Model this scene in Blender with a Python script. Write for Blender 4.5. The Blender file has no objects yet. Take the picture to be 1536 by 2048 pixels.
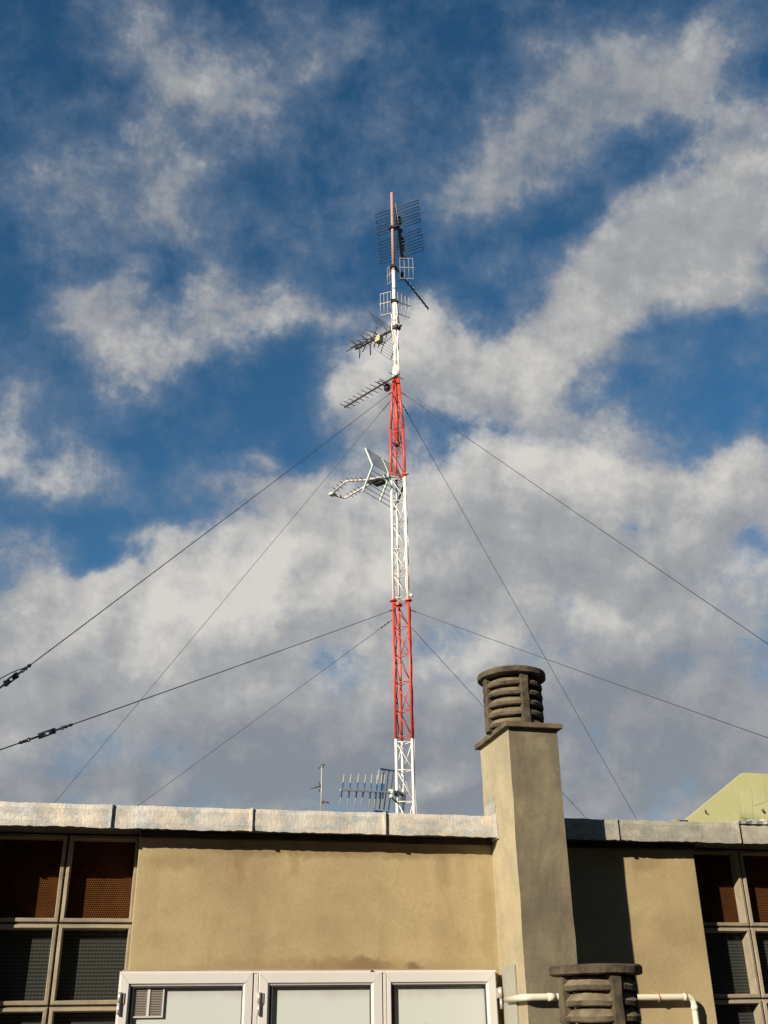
import bpy, bmesh, math, random
from mathutils import Vector, Matrix, Euler
random.seed(7)
scene = bpy.context.scene
COLL = scene.collection
PI = math.pi

# ------------------------------------------------------------------ camera
EYE = Vector((0.0, 0.0, 1.6))
AX_R = Vector((0.97344109, -0.22853276, -0.01360943))
AX_U = Vector((-0.08996748, -0.43652799, 0.89518108))
AX_F = Vector((0.2105191, 0.87018165, 0.4454948))
cam = bpy.data.cameras.new('camera')
cam.sensor_width = 36.0
cam.lens = 36.0 * 2057.0 / 2048.0
cam.clip_start = 0.05
cam.clip_end = 6000.0
cam_ob = bpy.data.objects.new('camera', cam)
COLL.objects.link(cam_ob)
m3 = Matrix((AX_R, AX_U, -AX_F)).transposed()
cam_ob.matrix_world = Matrix.Translation(EYE) @ m3.to_4x4()
scene.camera = cam_ob
scene.view_settings.view_transform = 'Standard'
scene.view_settings.look = 'None'
scene.view_settings.exposure = 0.55
scene.view_settings.gamma = 1.0
scene.view_settings.use_curve_mapping = False

# ------------------------------------------------------------------ sun
TO_SUN = Vector((-1.29, -1.0, 0.67)).normalized()
SUN_EL = math.asin(TO_SUN.z)
SUN_AZ = math.atan2(TO_SUN.x, TO_SUN.y)          # clockwise from +Y
sun = bpy.data.lights.new('sun', 'SUN')
sun.energy = 5.0
sun.angle = math.radians(0.5)
sun.color = (1.0, 0.87, 0.68)
sun_ob = bpy.data.objects.new('sun', sun)
COLL.objects.link(sun_ob)
sun_ob.rotation_euler = TO_SUN.to_track_quat('Z', 'Y').to_euler()
sun_ob.location = (-12, -10, 9)

# ------------------------------------------------------------------ sky and clouds (world)
COVER = [(-0.0265,0.2132,0.0387,0.0335,0.1814,0.34), (-0.0112,0.1926,0.0564,0.0347,0.1674,0.34), (0.0185,0.193,0.0755,0.0295,0.5592,0.374), (0.0435,0.2186,0.0512,0.0217,0.7943,0.306), (0.0652,0.2325,0.0286,0.0134,0.623,0.204), (-0.0242,0.1352,0.065,0.0335,0.1511,0.408), (-0.0076,0.1535,0.0466,0.0218,0.6491,0.272), (-0.0606,0.1471,0.0469,0.016,0.3403,0.306), (-0.0535,0.1679,0.0163,0.0187,0.1759,0.204), (0.0328,0.1457,0.0207,0.0369,0.3042,0.238), (0.0057,0.135,0.0261,0.017,0.1414,0.204), (0.0863,0.1983,0.0267,0.0304,0.1295,0.306), (0.0803,0.1496,0.018,0.026,0.1227,0.238), (0.1097,0.1671,0.0599,0.026,0.3679,0.442), (0.144,0.1825,0.073,0.0265,0.6188,0.442), (0.1596,0.2069,0.0363,0.0327,0.9776,0.272), (0.1419,0.2424,0.0298,0.0203,0.9684,0.238), (0.1856,0.2229,0.0686,0.0372,-0.0362,0.55), (0.2181,0.2257,0.0509,0.0288,0.0816,0.4), (0.239,0.2491,0.0407,0.026,0.0714,0.4), (0.1726,0.1854,0.0388,0.023,0.0983,0.34), (0.1983,0.124,0.0685,0.0369,0.8967,0.95), (0.2399,0.1681,0.0494,0.0365,0.9069,0.85), (0.2574,0.2018,0.0301,0.0265,0.9105,0.6), (0.2492,0.138,0.0696,0.0291,0.2599,0.95), (0.1742,0.1023,0.0411,0.0221,0.4462,0.8), (0.2027,0.1697,0.0143,0.014,0.0893,0.45), (0.1713,0.0848,0.0318,0.0147,0.0945,0.6), (0.028,0.0984,0.0524,0.0257,0.381,0.85), (-0.028,0.0749,0.0383,0.0256,-0.053,0.85), (-0.0227,0.1046,0.0233,0.0112,0.651,0.55), (0.0665,0.0982,0.0411,0.0119,0.2005,0.6), (-0.0426,0.0869,0.0268,0.0183,0.1352,0.4), (-0.059,0.0456,0.0372,0.023,0.1177,0.65), (0.023,0.0764,0.0426,0.0142,0.1167,0.5), (0.0975,0.0823,0.0438,0.034,0.7982,1), (0.129,0.088,0.0466,0.0341,0.1012,0.95), (0.1051,0.0562,0.0565,0.0269,0.0991,0.75), (0.1452,0.0749,0.0369,0.0245,0.0972,0.5), (-0.0541,0.0137,0.0441,0.0196,0.2463,0.95), (-0.073,0.0301,0.0215,0.0183,0.1112,0.7), (0.0392,0.0313,0.024,0.0072,0.2745,0.45), (0.0167,0.0158,0.0565,0.0168,-0.0822,0.65), (0.0712,0.0259,0.0535,0.0195,0.2697,0.7), (0.0073,-0.0102,0.035,0.0143,0.085,0.5), (0.0925,-0.0213,0.1711,0.0635,0.2218,1.1), (0.1769,0.0033,0.1476,0.0745,0.0886,1.2), (-0.0001,-0.057,0.1424,0.0494,0.207,1.2), (-0.0586,-0.0331,0.0507,0.0318,-0.291,0.9), (0.2661,0.0113,0.0993,0.0645,0.0907,0.9), (0.1149,-0.0971,0.3644,0.0855,0.0669,1.3), (0.1811,0.0386,0.081,0.0298,0.1791,0.9), (0.2726,0.0443,0.0612,0.0272,0.4552,1), (0.1908,0.0644,0.0684,0.0198,0.0914,0.7), (0.0561,0.0049,0.0483,0.0218,0.0895,0.5), (-0.0246,0.0613,0.0296,0.0279,0.1194,0.4), (0.0124,0.1129,0.0283,0.0137,0.473,0.35), (0.0096,0.0937,0.0327,0.0233,0.1256,0.2), (0.2128,0.1058,0.0381,0.0148,0.4458,-0.25), (0.1438,0.109,0.0171,0.0217,0.101,-0.3), (-0.0234,0.2033,0.0738,0.0435,0.4961,0.136), (-0.0051,0.1012,0.0141,0.0159,0.6453,-0.3), (-0.0262,0.1326,0.0621,0.0336,0.1507,0.1496), (0.0189,0.1887,0.064,0.0296,0.5591,0.1224), (0.11,0.1648,0.0509,0.0232,0.3679,0.17), (0.049,0.0794,0.0216,0.0167,0.1129,-0.2), (0.1949,0.2103,0.0547,0.0266,-0.0736,0.2), (-0.0328,-0.0241,0.0224,0.014,0.0787,-0.6), (-0.0105,-0.0188,0.0344,0.0094,0.261,-0.6), (-0.054,-0.0466,0.0109,0.0069,0.0661,-0.6), (0.0862,-0.0631,0.0387,0.0169,0.331,-0.9), (0.2245,0.0201,0.0363,0.0224,0.0895,-0.9), (0.2796,0.02,0.0117,0.0173,0.0901,-0.6), (0.1358,0.0468,0.032,0.0148,0.2693,-0.6), (-0.0254,-0.1022,0.0419,0.0183,0.2186,-0.45), (-0.0279,-0.0761,0.029,0.0138,0.0523,-0.5), (-0.0434,-0.1207,0.0651,0.02,0.0259,0.3), (0.0844,-0.1038,0.0361,0.0141,0.0593,-0.25), (0.0231,-0.1093,0.0278,0.0115,0.0453,-0.3), (0.2201,-0.1009,0.0384,0.0119,0.0881,-0.35), (0.1393,-0.0518,0.0221,0.0146,0.0794,-0.35), (0.1006,-0.1285,0.048,0.0116,0.0562,-0.3), (0.1728,0.0478,0.0123,0.0099,0.092,-0.2), (0.2708,-0.0623,0.0987,0.0632,0.0974,0.6), (-0.0334,-0.066,0.0668,0.0461,0.057,0.3), (-0.0162,0.1981,0.1082,0.0519,0.4134,0.17), (-0.0294,0.1434,0.1067,0.0443,0.1562,0.17), (0.203,0.2311,0.0976,0.0484,0.087,0.2), (0.1246,0.1454,0.0481,0.0356,0.4503,0.204), (0.2304,0.1365,0.0765,0.0466,0.6269,0.6), (0.2603,0.172,0.0403,0.0529,1.1979,0.5), (0.1733,0.1095,0.0312,0.032,0.8023,0.4), (-0.0062,0.087,0.0973,0.0255,0.2142,0.3), (-0.0579,-0.0169,0.0351,0.0138,-0.1925,0.5), (0.2014,0.1194,0.0782,0.0468,0.8063,0.35), (0.1813,0.0833,0.0487,0.0222,0.269,0.35)]
SHADE = [(0.0451,-0.0348,0.124,0.0361,0.34,0.55), (0.1202,0.028,0.0986,0.0271,0.1799,0.4), (0.185,0.0489,0.0613,0.0223,0.0912,0.3), (0.0946,0.0869,0.0414,0.0267,0.7987,0.5), (0.1748,0.0974,0.0532,0.0246,0.5348,0.35), (0.2187,-0.0303,0.0532,0.0124,-0.0531,0.4), (0.1482,-0.1161,0.0413,0.0106,0.1547,0.5), (-0.0049,-0.1285,0.0401,0.0091,0.2061,0.35), (0.2674,0.0488,0.059,0.0148,0.4541,0.35), (-0.0276,0.0703,0.0204,0.0162,0.1241,0.3), (-0.0541,0.0137,0.0352,0.0139,0.0997,0.25), (0.2181,-0.1106,0.0288,0.0118,0.0873,0.25), (0.2852,0.0081,0.028,0.0223,0.0918,0.2), (0.1445,-0.0563,0.0368,0.0146,0.0793,0.25), (0.1163,-0.1183,0.3142,0.0398,0.0624,-0.6), (0.2306,-0.0661,0.1347,0.0584,0.0907,-0.4), (0.0798,-0.0442,0.0533,0.017,0.3368,-0.3), (0.1952,-0.01,0.0783,0.0322,0.0883,-0.3), (0.1583,-0.1237,0.0267,0.0082,0.1557,-0.4), (-0.0211,-0.0769,0.1125,0.0277,0.0528,-0.25), (0.0509,-0.1033,0.1177,0.0328,0.2256,-0.25), (0.2715,0.1301,0.0463,0.0602,0.0764,-0.15), (0.1867,0.2163,0.1176,0.0669,0.0936,-0.25), (-0.009,0.1689,0.1365,0.0876,0.1583,-0.2)]

world = bpy.data.worlds.new('World')
scene.world = world
world.use_nodes = True
NT = world.node_tree
world.cycles.sampling_method = 'MANUAL'
world.cycles.sample_map_resolution = 256
NT.nodes.clear()

def nd(tree, kind, **kw):
    n = tree.nodes.new(kind)
    for k, v in kw.items():
        setattr(n, k, v)
    return n

def put(tree, sock, val):
    if hasattr(val, 'is_output') or isinstance(val, bpy.types.NodeSocket):
        tree.links.new(val, sock)
    else:
        sock.default_value = val

def math_(tree, op, a, b=0.0, c=0.0, clamp=False):
    n = nd(tree, 'ShaderNodeMath', operation=op, use_clamp=clamp)
    put(tree, n.inputs[0], a); put(tree, n.inputs[1], b); put(tree, n.inputs[2], c)
    return n.outputs[0]

def vmath(tree, op, a, b=(0, 0, 0), c=None):
    n = nd(tree, 'ShaderNodeVectorMath', operation=op)
    put(tree, n.inputs[0], a); put(tree, n.inputs[1], b)
    if c is not None:
        put(tree, n.inputs[2], c)
    return n.outputs['Value'] if op in ('DOT_PRODUCT', 'LENGTH') else n.outputs[0]

def noise(tree, vec, scale, detail=4.0, rough=0.55, dist=0.0, out='Fac'):
    n = nd(tree, 'ShaderNodeTexNoise')
    n.inputs['Scale'].default_value = scale
    n.inputs['Detail'].default_value = detail
    n.inputs['Roughness'].default_value = rough
    n.inputs['Distortion'].default_value = dist
    put(tree, n.inputs['Vector'], vec)
    return n.outputs[out]

def smooth(tree, val, lo, hi, a=0.0, b=1.0):
    n = nd(tree, 'ShaderNodeMapRange', interpolation_type='SMOOTHSTEP')
    put(tree, n.inputs['Value'], val)
    n.inputs['From Min'].default_value = lo; n.inputs['From Max'].default_value = hi
    n.inputs['To Min'].default_value = a; n.inputs['To Max'].default_value = b
    return n.outputs[0]

def mixc(tree, fac, a, b, blend='MIX'):
    n = nd(tree, 'ShaderNodeMix', data_type='RGBA', blend_type=blend)
    put(tree, n.inputs['Factor'], fac)
    put(tree, n.inputs[6], a); put(tree, n.inputs[7], b)
    return n.outputs[2]

def field(tree, vec, table):
    acc = 0.0
    for (x, y, rx, ry, ro, am) in table:
        m = nd(tree, 'ShaderNodeMapping', vector_type='TEXTURE')
        m.inputs['Location'].default_value = (x, y, 0)
        m.inputs['Rotation'].default_value = (0, 0, ro)
        m.inputs['Scale'].default_value = (rx, ry, 1)
        tree.links.new(vec, m.inputs['Vector'])
        g = nd(tree, 'ShaderNodeTexGradient', gradient_type='SPHERICAL')
        tree.links.new(m.outputs[0], g.inputs[0])
        acc = math_(tree, 'MULTIPLY_ADD', g.outputs['Fac'], am, acc)
    return acc

tc = nd(NT, 'ShaderNodeTexCoord')
dirn = vmath(NT, 'NORMALIZE', tc.outputs['Generated'])
CLOUD_AXIS = (0.0, 0.9, 0.43589)
k = math_(NT, 'ADD', vmath(NT, 'DOT_PRODUCT', dirn, CLOUD_AXIS), 1.02)
px_ = math_(NT, 'DIVIDE', vmath(NT, 'DOT_PRODUCT', dirn, (1, 0, 0)), k)
py_ = math_(NT, 'DIVIDE', vmath(NT, 'DOT_PRODUCT', dirn, (0, -0.43589, 0.9)), k)
cmb = nd(NT, 'ShaderNodeCombineXYZ')
put(NT, cmb.inputs[0], px_); put(NT, cmb.inputs[1], py_)
P2 = cmb.outputs[0]
wn = noise(NT, P2, 11.0, 6.0, 0.58, 0.0, 'Color')
warp = vmath(NT, 'SCALE', vmath(NT, 'SUBTRACT', wn, (0.5, 0.5, 0.5)))
warp.node.inputs['Scale'].default_value = WARP = 0.075
PW = vmath(NT, 'ADD', P2, warp)
cover = field(NT, PW, COVER)
fb = noise(NT, P2, 24.0, 12.0, 0.63, 0.0)
fb2 = noise(NT, vmath(NT, 'ADD', P2, (-0.008, 0.010, 0)), 24.0, 6.0, 0.63, 0.0)
fb3 = noise(NT, PW, 70.0, 6.0, 0.65, 0.0)
fine = math_(NT, 'MULTIPLY_ADD', math_(NT, 'SUBTRACT', fb3, 0.5), 0.55, math_(NT, 'MULTIPLY', math_(NT, 'SUBTRACT', fb, 0.5), 2.2))
raw = math_(NT, 'ADD', fine, cover)
sepz = nd(NT, 'ShaderNodeSeparateXYZ'); put(NT, sepz.inputs[0], dirn)
raw = math_(NT, 'ADD', raw, smooth(NT, sepz.outputs['Z'], 0.34, 0.16, 0.0, 0.42))
thick = smooth(NT, raw, 0.50, 1.25)
thin = smooth(NT, raw, -0.18, 0.85, 0.0, 0.62)
dens = math_(NT, 'MULTIPLY_ADD', thick, math_(NT, 'SUBTRACT', 1.0, thin), thin)
shade = field(NT, PW, SHADE)
relief = math_(NT, 'MULTIPLY', math_(NT, 'SUBTRACT', fb, fb2), 1.5)
sh = math_(NT, 'ADD', math_(NT, 'ADD', shade, 0.5), relief)
sh = math_(NT, 'MULTIPLY_ADD', math_(NT, 'SUBTRACT', noise(NT, P2, 8.0, 7.0, 0.55), 0.5), 0.9, sh)
ramp = nd(NT, 'ShaderNodeValToRGB')
put(NT, ramp.inputs[0], sh)
e = ramp.color_ramp.elements
e[0].position = 0.0; e[0].color = (0.168, 0.184, 0.208, 1)
e[1].position = 1.0; e[1].color = (0.455, 0.440, 0.412, 1)
x = ramp.color_ramp.elements.new(0.5); x.color = (0.262, 0.268, 0.276, 1)
sky = nd(NT, 'ShaderNodeTexSky', sky_type='NISHITA')
sky.sun_disc = False
sky.sun_elevation = SUN_EL
sky.sun_rotation = SUN_AZ
sky.altitude = 300.0
sky.air_density = 1.0
sky.dust_density = 0.15
sky.ozone_density = 3.0
hs = nd(NT, 'ShaderNodeHueSaturation')
hs.inputs['Saturation'].default_value = 1.22
hs.inputs['Value'].default_value = 0.064
hs.inputs['Hue'].default_value = 0.492
put(NT, hs.inputs['Color'], sky.outputs[0])
veil = mixc(NT, smooth(NT, dens, 0.25, 0.90), (0.135, 0.178, 0.238, 1), ramp.outputs[0])
final = mixc(NT, dens, hs.outputs[0], veil)
bg = nd(NT, 'ShaderNodeBackground')
bg.inputs['Strength'].default_value = 1.0
put(NT, bg.inputs['Color'], final)
wo = nd(NT, 'ShaderNodeOutputWorld')
NT.links.new(bg.outputs[0], wo.inputs[0])

# ------------------------------------------------------------------ helpers: points
def ray(x, y):
    return AX_F + AX_R * ((x - 768.0) / 2057.0) - AX_U * ((y - 1024.0) / 2057.0)

def aty(x, y, Y):                     # the point of the facing plane Y = const seen at (x, y)
    d = ray(x, y)
    return EYE + d * ((Y - EYE.y) / d.y)

def atz(x, y, z):                     # the point of the level plane at height z
    d = ray(x, y)
    return EYE + d * ((z - EYE.z) / d.z)

def atx(x, y, X):
    d = ray(x, y)
    return EYE + d * ((X - EYE.x) / d.x)

def atp(x, y, P, N):                  # the point of the plane through P with normal N
    d = ray(x, y)
    return EYE + d * ((P - EYE).dot(N) / d.dot(N))

def lerp(a, b, t):
    return a + (b - a) * t

# ------------------------------------------------------------------ helpers: meshes
class MB:
    def __init__(self):
        self.v, self.f, self.s = [], [], []
    def add(self, vs, fs, smooth=False):
        o = len(self.v)
        self.v += [Vector(p) for p in vs]
        for f in fs:
            self.f.append([i + o for i in f]); self.s.append(smooth)
    def obox(self, c, a, b, d):       # centre and three half-axis vectors
        c, a, b, d = Vector(c), Vector(a), Vector(b), Vector(d)
        vs = [c + a * i + b * j + d * k_ for k_ in (-1, 1) for j in (-1, 1) for i in (-1, 1)]
        self.add(vs, [(0, 2, 3, 1), (4, 5, 7, 6), (0, 1, 5, 4), (2, 6, 7, 3), (0, 4, 6, 2), (1, 3, 7, 5)])
        return self
    def box(self, x0, x1, y0, y1, z0, z1):
        return self.obox(((x0 + x1) / 2, (y0 + y1) / 2, (z0 + z1) / 2), ((x1 - x0) / 2, 0, 0), (0, (y1 - y0) / 2, 0), (0, 0, (z1 - z0) / 2))
    def bar(self, p, q, w, h, up=(0, 0, 1)):
        p, q = Vector(p), Vector(q)
        d = (q - p)
        s = d.cross(Vector(up))
        if s.length < 1e-6:
            s = d.cross(Vector((0, 1, 0)))
        s.normalize(); u = s.cross(d).normalized()
        return self.obox((p + q) / 2, d / 2, s * w / 2, u * h / 2)
    def path(self, pts, r, n=8, radii=None, cap=True):
        pts = [Vector(p) for p in pts]
        vs, fs = [], []
        ref = None
        for i, p in enumerate(pts):
            if i == 0: t = pts[1] - p
            elif i == len(pts) - 1: t = p - pts[i - 1]
            else: t = (pts[i + 1] - p).normalized() + (p - pts[i - 1]).normalized()
            t.normalize()
            if ref is None:
                ref = t.orthogonal().normalized()
            ref = (ref - t * ref.dot(t)).normalized()
            bn = t.cross(ref)
            rr_ = radii[i] if radii else r
            for j in range(n):
                a = 2 * PI * j / n
                vs.append(p + (ref * math.cos(a) + bn * math.sin(a)) * rr_)
        for i in range(len(pts) - 1):
            for j in range(n):
                k2 = (j + 1) % n
                fs.append((i * n + j, i * n + k2, (i + 1) * n + k2, (i + 1) * n + j))
        self.add(vs, fs, True)
        if cap:
            o = len(self.v) - len(vs)
            self.f.append([o + j for j in reversed(range(n))]); self.s.append(False)
            self.f.append([o + (len(pts) - 1) * n + j for j in range(n)]); self.s.append(False)
        return self
    def tube(self, p, q, r, n=8, r2=None):
        return self.path([p, q], r, n, [r, r if r2 is None else r2])
    def lathe(self, c, prof, n=32, smooth=False, jitter=0.0):
        c = Vector(c)
        vs, fs = [], []
        m = len(prof)
        for i in range(n):
            a = 2 * PI * i / n
            jr = 1 + random.uniform(-jitter, jitter)
            for (r_, z_) in prof:
                vs.append(c + Vector((math.cos(a) * r_ * jr, math.sin(a) * r_ * jr, z_ + random.uniform(-jitter, jitter) * 0.1)))
        for i in range(n):
            i2 = (i + 1) % n
            for j in range(m):
                j2 = (j + 1) % m
                fs.append((i * m + j, i2 * m + j, i2 * m + j2, i * m + j2))
        self.add(vs, fs, smooth)
        return self
    def torus(self, c, nrm, R_, r_, n=20, k_=6, ax=None, sq=1.0):
        c, nrm = Vector(c), Vector(nrm).normalized()
        a0 = (Vector(ax) if ax else nrm.orthogonal()).normalized(); b0 = nrm.cross(a0)
        vs, fs = [], []
        for i in range(n):
            t = 2 * PI * i / n
            d = a0 * math.cos(t) + b0 * math.sin(t) * sq
            for j in range(k_):
                u_ = 2 * PI * j / k_
                vs.append(c + d * R_ + (d * math.cos(u_) + nrm * math.sin(u_)) * r_)
        for i in range(n):
            for j in range(k_):
                fs.append((i * k_ + j, ((i + 1) % n) * k_ + j, ((i + 1) % n) * k_ + (j + 1) % k_, i * k_ + (j + 1) % k_))
        self.add(vs, fs, True)
        return self
    def prism(self, poly, ext):
        poly = [Vector(p) for p in poly]; ext = Vector(ext); n = len(poly)
        vs = poly + [p + ext for p in poly]
        fs = [list(reversed(range(n))), list(range(n, 2 * n))] + [(i, (i + 1) % n, n + (i + 1) % n, n + i) for i in range(n)]
        self.add(vs, fs)
        return self
    def build(self, name, mat, parent=None, bevel=0.0, rough=None):
        top = parent
        while top is not None and top.parent is not None:
            top = top.parent
        off = Vector(top.location) if top is not None else Vector((0, 0, 0))
        me = bpy.data.meshes.new(name)
        me.from_pydata([tuple(p - off) for p in self.v], [], self.f)
        me.validate()
        bm = bmesh.new(); bm.from_mesh(me)
        if rough:
            cuts, amp, sc = rough
            for _ in range(cuts):
                long_ = [e_ for e_ in bm.edges if e_.calc_length() > 0.06]
                if long_:
                    bmesh.ops.subdivide_edges(bm, edges=long_, cuts=1, use_grid_fill=True)
            from mathutils import noise as mn
            for v_ in bm.verts:
                v_.co += Vector(mn.noise_vector((v_.co + off) * sc)) * amp + Vector(mn.noise_vector((v_.co + off) * sc * 4.3)) * amp * 0.45
        bmesh.ops.recalc_face_normals(bm, faces=bm.faces)
        bm.to_mesh(me); bm.free()
        if len(me.polygons) == len(self.s):
            me.polygons.foreach_set('use_smooth', self.s)
        me.materials.append(mat)
        o = bpy.data.objects.new(name, me)
        COLL.objects.link(o)
        if parent is not None:
            o.parent = parent
        if bevel > 0:
            b_ = o.modifiers.new('bevel', 'BEVEL'); b_.width = bevel; b_.segments = 2; b_.limit_method = 'ANGLE'
        return o

def thing(name, label, cat, loc, group=None):
    o = bpy.data.objects.new(name, None)
    COLL.objects.link(o)
    o.empty_display_size = 0.2
    o.location = loc
    o['label'] = label; o['category'] = cat
    if group: o['group'] = group
    return o

def tag(o, label, cat, group=None):
    o['label'] = label; o['category'] = cat
    if group: o['group'] = group
    return o

# ------------------------------------------------------------------ materials
def material(name):
    m = bpy.data.materials.new(name)
    m.use_nodes = True
    t = m.node_tree
    return m, t, t.nodes['Principled BSDF']

def wpos(t):
    return nd(t, 'ShaderNodeNewGeometry').outputs['Position']

def scaled(t, vec, s):
    return vmath(t, 'MULTIPLY', vec, s)

def bump(t, bsdf, height, strength, dist):
    b = nd(t, 'ShaderNodeBump')
    b.inputs['Strength'].default_value = strength
    b.inputs['Distance'].default_value = dist
    put(t, b.inputs['Height'], height)
    t.links.new(b.outputs[0], bsdf.inputs['Normal'])

def C4(c): return (c[0], c[1], c[2], 1.0)

def plaster(name, base, dirt, light, rough=0.9, dirt_amt=0.6, scale=3.0, spots=(), bumpy=0.6, streak=True, crack=0.0):
    m, t, b = material(name)
    p = wpos(t)
    n1 = noise(t, p, scale, 6, 0.6, 0.3)
    n2 = noise(t, scaled(t, p, (9, 9, 1.6)), 1.0, 5, 0.6)
    n3 = noise(t, p, 60.0, 4, 0.6)
    col = mixc(t, smooth(t, n1, 0.42, 0.72), C4(base), C4(light))
    d = smooth(t, n1, 0.56, 0.30, 0.0, dirt_amt)
    if streak:
        d = math_(t, 'MULTIPLY_ADD', smooth(t, n2, 0.52, 0.75), dirt_amt * 0.6, d, clamp=True)
    col = mixc(t, d, col, C4(dirt))
    for (x, y, z, rx, ry, rz, amt, cc) in spots:          # stains with a shape of their own
        mp = nd(t, 'ShaderNodeMapping', vector_type='TEXTURE')
        mp.inputs['Location'].default_value = (x, y, z)
        mp.inputs['Scale'].default_value = (rx, ry, rz)
        wv = vmath(t, 'SCALE', vmath(t, 'SUBTRACT', noise(t, p, 14.0, 4, 0.6, 0, 'Color'), (0.5, 0.5, 0.5)))
        wv.node.inputs['Scale'].default_value = 0.09
        t.links.new(vmath(t, 'ADD', p, wv), mp.inputs['Vector'])
        g = nd(t, 'ShaderNodeTexGradient', gradient_type='SPHERICAL')
        t.links.new(mp.outputs[0], g.inputs[0])
        col = mixc(t, smooth(t, g.outputs['Fac'], 0.0, 0.7, 0, amt), col, C4(cc))
    if crack > 0:
        vo = nd(t, 'ShaderNodeTexVoronoi', feature='DISTANCE_TO_EDGE')
        vo.inputs['Scale'].default_value = 2.3
        wv2 = vmath(t, 'SCALE', vmath(t, 'SUBTRACT', noise(t, p, 7.0, 6, 0.65, 0, 'Color'), (0.5, 0.5, 0.5)))
        wv2.node.inputs['Scale'].default_value = 0.30
        t.links.new(vmath(t, 'ADD', p, wv2), vo.inputs['Vector'])
        ck = math_(t, 'MULTIPLY', smooth(t, vo.outputs['Distance'], 0.006, 0.001), smooth(t, noise(t, p, 1.7, 3, 0.5), 0.50, 0.62, 0, crack))
        col = mixc(t, ck, col, C4([v_ * 0.45 for v_ in dirt]))
    grain = smooth(t, n3, 0.3, 0.7, 0.95, 1.05)
    v = nd(t, 'ShaderNodeVectorMath', operation='SCALE')
    t.links.new(col, v.inputs[0]); t.links.new(grain, v.inputs['Scale'])
    t.links.new(v.outputs[0], b.inputs['Base Color'])
    b.inputs['Roughness'].default_value = rough
    b.inputs['Specular IOR Level'].default_value = 0.2
    h = math_(t, 'MULTIPLY_ADD', n3, 0.12, noise(t, p, 9.0, 6, 0.5))
    bump(t, b, h, bumpy, 0.006)
    return m

def painted(name, base, worn, rough=0.45, amt=0.5, scale=25.0, metallic=0.0):
    m, t, b = material(name)
    p = wpos(t)
    n1 = noise(t, p, scale, 6, 0.65)
    n2 = noise(t, p, scale * 0.2, 4, 0.6)
    d = math_(t, 'ADD', smooth(t, n1, 0.60, 0.70, 0, amt), smooth(t, n2, 0.5, 0.75, 0, amt * 0.35), clamp=True)
    t.links.new(mixc(t, d, C4(base), C4(worn)), b.inputs['Base Color'])
    b.inputs['Roughness'].default_value = rough
    b.inputs['Metallic'].default_value = metallic
    bump(t, b, n1, 0.25, 0.003)
    return m

STAIN = (0.06, 0.04, 0.024)
M_WALL = plaster('ochre_render', (0.345, 0.276, 0.155), (0.235, 0.184, 0.105), (0.38, 0.308, 0.175), dirt_amt=0.5, scale=2.6, bumpy=0.5, crack=0.3,
                 spots=[(1.20, 5.5, 1.85, 0.17, 0.3, 0.055, 0.85, STAIN), (1.10, 5.5, 1.85, 0.30, 0.3, 0.07, 0.6, (0.2, 0.135, 0.07)),
                        (1.45, 5.5, 1.855, 0.06, 0.3, 0.035, 0.8, STAIN), (0.22, 5.5, 2.35, 0.22, 0.3, 0.06, 0.4, (0.17, 0.12, 0.06)),
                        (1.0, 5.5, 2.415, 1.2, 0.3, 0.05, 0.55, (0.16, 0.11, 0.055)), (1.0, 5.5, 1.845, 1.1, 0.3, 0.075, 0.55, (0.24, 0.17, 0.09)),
                        (0.55, 5.5, 2.36, 0.05, 0.3, 0.16, 0.45, (0.19, 0.14, 0.075)), (0.83, 5.5, 2.37, 0.035, 0.3, 0.12, 0.4, (0.2, 0.145, 0.08)), (1.62, 5.5, 2.35, 0.06, 0.3, 0.2, 0.4, (0.2, 0.15, 0.08)), (1.86, 5.5, 2.1, 0.06, 0.3, 0.35, 0.35, (0.22, 0.165, 0.09)), (2.80, 5.5, 2.38, 0.12, 0.3, 0.07, 0.45, (0.2, 0.14, 0.07)), (2.95, 5.5, 2.05, 0.22, 0.3, 0.12, 0.3, (0.24, 0.18, 0.1))])
GRIME = (0.115, 0.10, 0.08)
M_CHIM = plaster('chimney_render', (0.36, 0.315, 0.21), (0.25, 0.215, 0.145), (0.41, 0.36, 0.24), dirt_amt=0.45, scale=4.0, bumpy=0.6, crack=0.3)
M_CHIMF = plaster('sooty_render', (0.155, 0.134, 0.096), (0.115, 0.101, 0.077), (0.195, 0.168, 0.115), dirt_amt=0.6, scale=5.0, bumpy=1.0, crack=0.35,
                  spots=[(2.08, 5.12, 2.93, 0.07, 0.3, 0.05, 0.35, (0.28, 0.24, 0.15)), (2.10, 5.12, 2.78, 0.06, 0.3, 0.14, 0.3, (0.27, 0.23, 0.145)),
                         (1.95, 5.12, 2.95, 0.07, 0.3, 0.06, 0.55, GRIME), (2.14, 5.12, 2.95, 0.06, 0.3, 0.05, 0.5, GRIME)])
M_POT = plaster('weathered_terracotta', (0.074, 0.060, 0.043), (0.030, 0.026, 0.021), (0.12, 0.097, 0.065), dirt_amt=0.8, scale=11.0, bumpy=1.0, streak=False)
M_POTSUN = plaster('sunlit_terracotta', (0.155, 0.128, 0.084), (0.075, 0.062, 0.043), (0.21, 0.175, 0.118), dirt_amt=0.6, scale=14.0, bumpy=1.0, streak=False)  # paler terracotta standing in for sunlight on the ring tops
M_SLAB = plaster('slab_concrete', (0.135, 0.102, 0.064), (0.062, 0.048, 0.032), (0.18, 0.137, 0.086), dirt_amt=0.7, scale=9.0, bumpy=0.9)
M_CONC = plaster('pale_concrete', (0.27, 0.235, 0.175), (0.17, 0.145, 0.107), (0.31, 0.27, 0.20), dirt_amt=0.4, scale=8.0, bumpy=0.7)
M_DARKC = plaster('old_concrete', (0.045, 0.034, 0.026), (0.02, 0.016, 0.013), (0.06, 0.046, 0.035), dirt_amt=0.6, scale=5.0)
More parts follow.
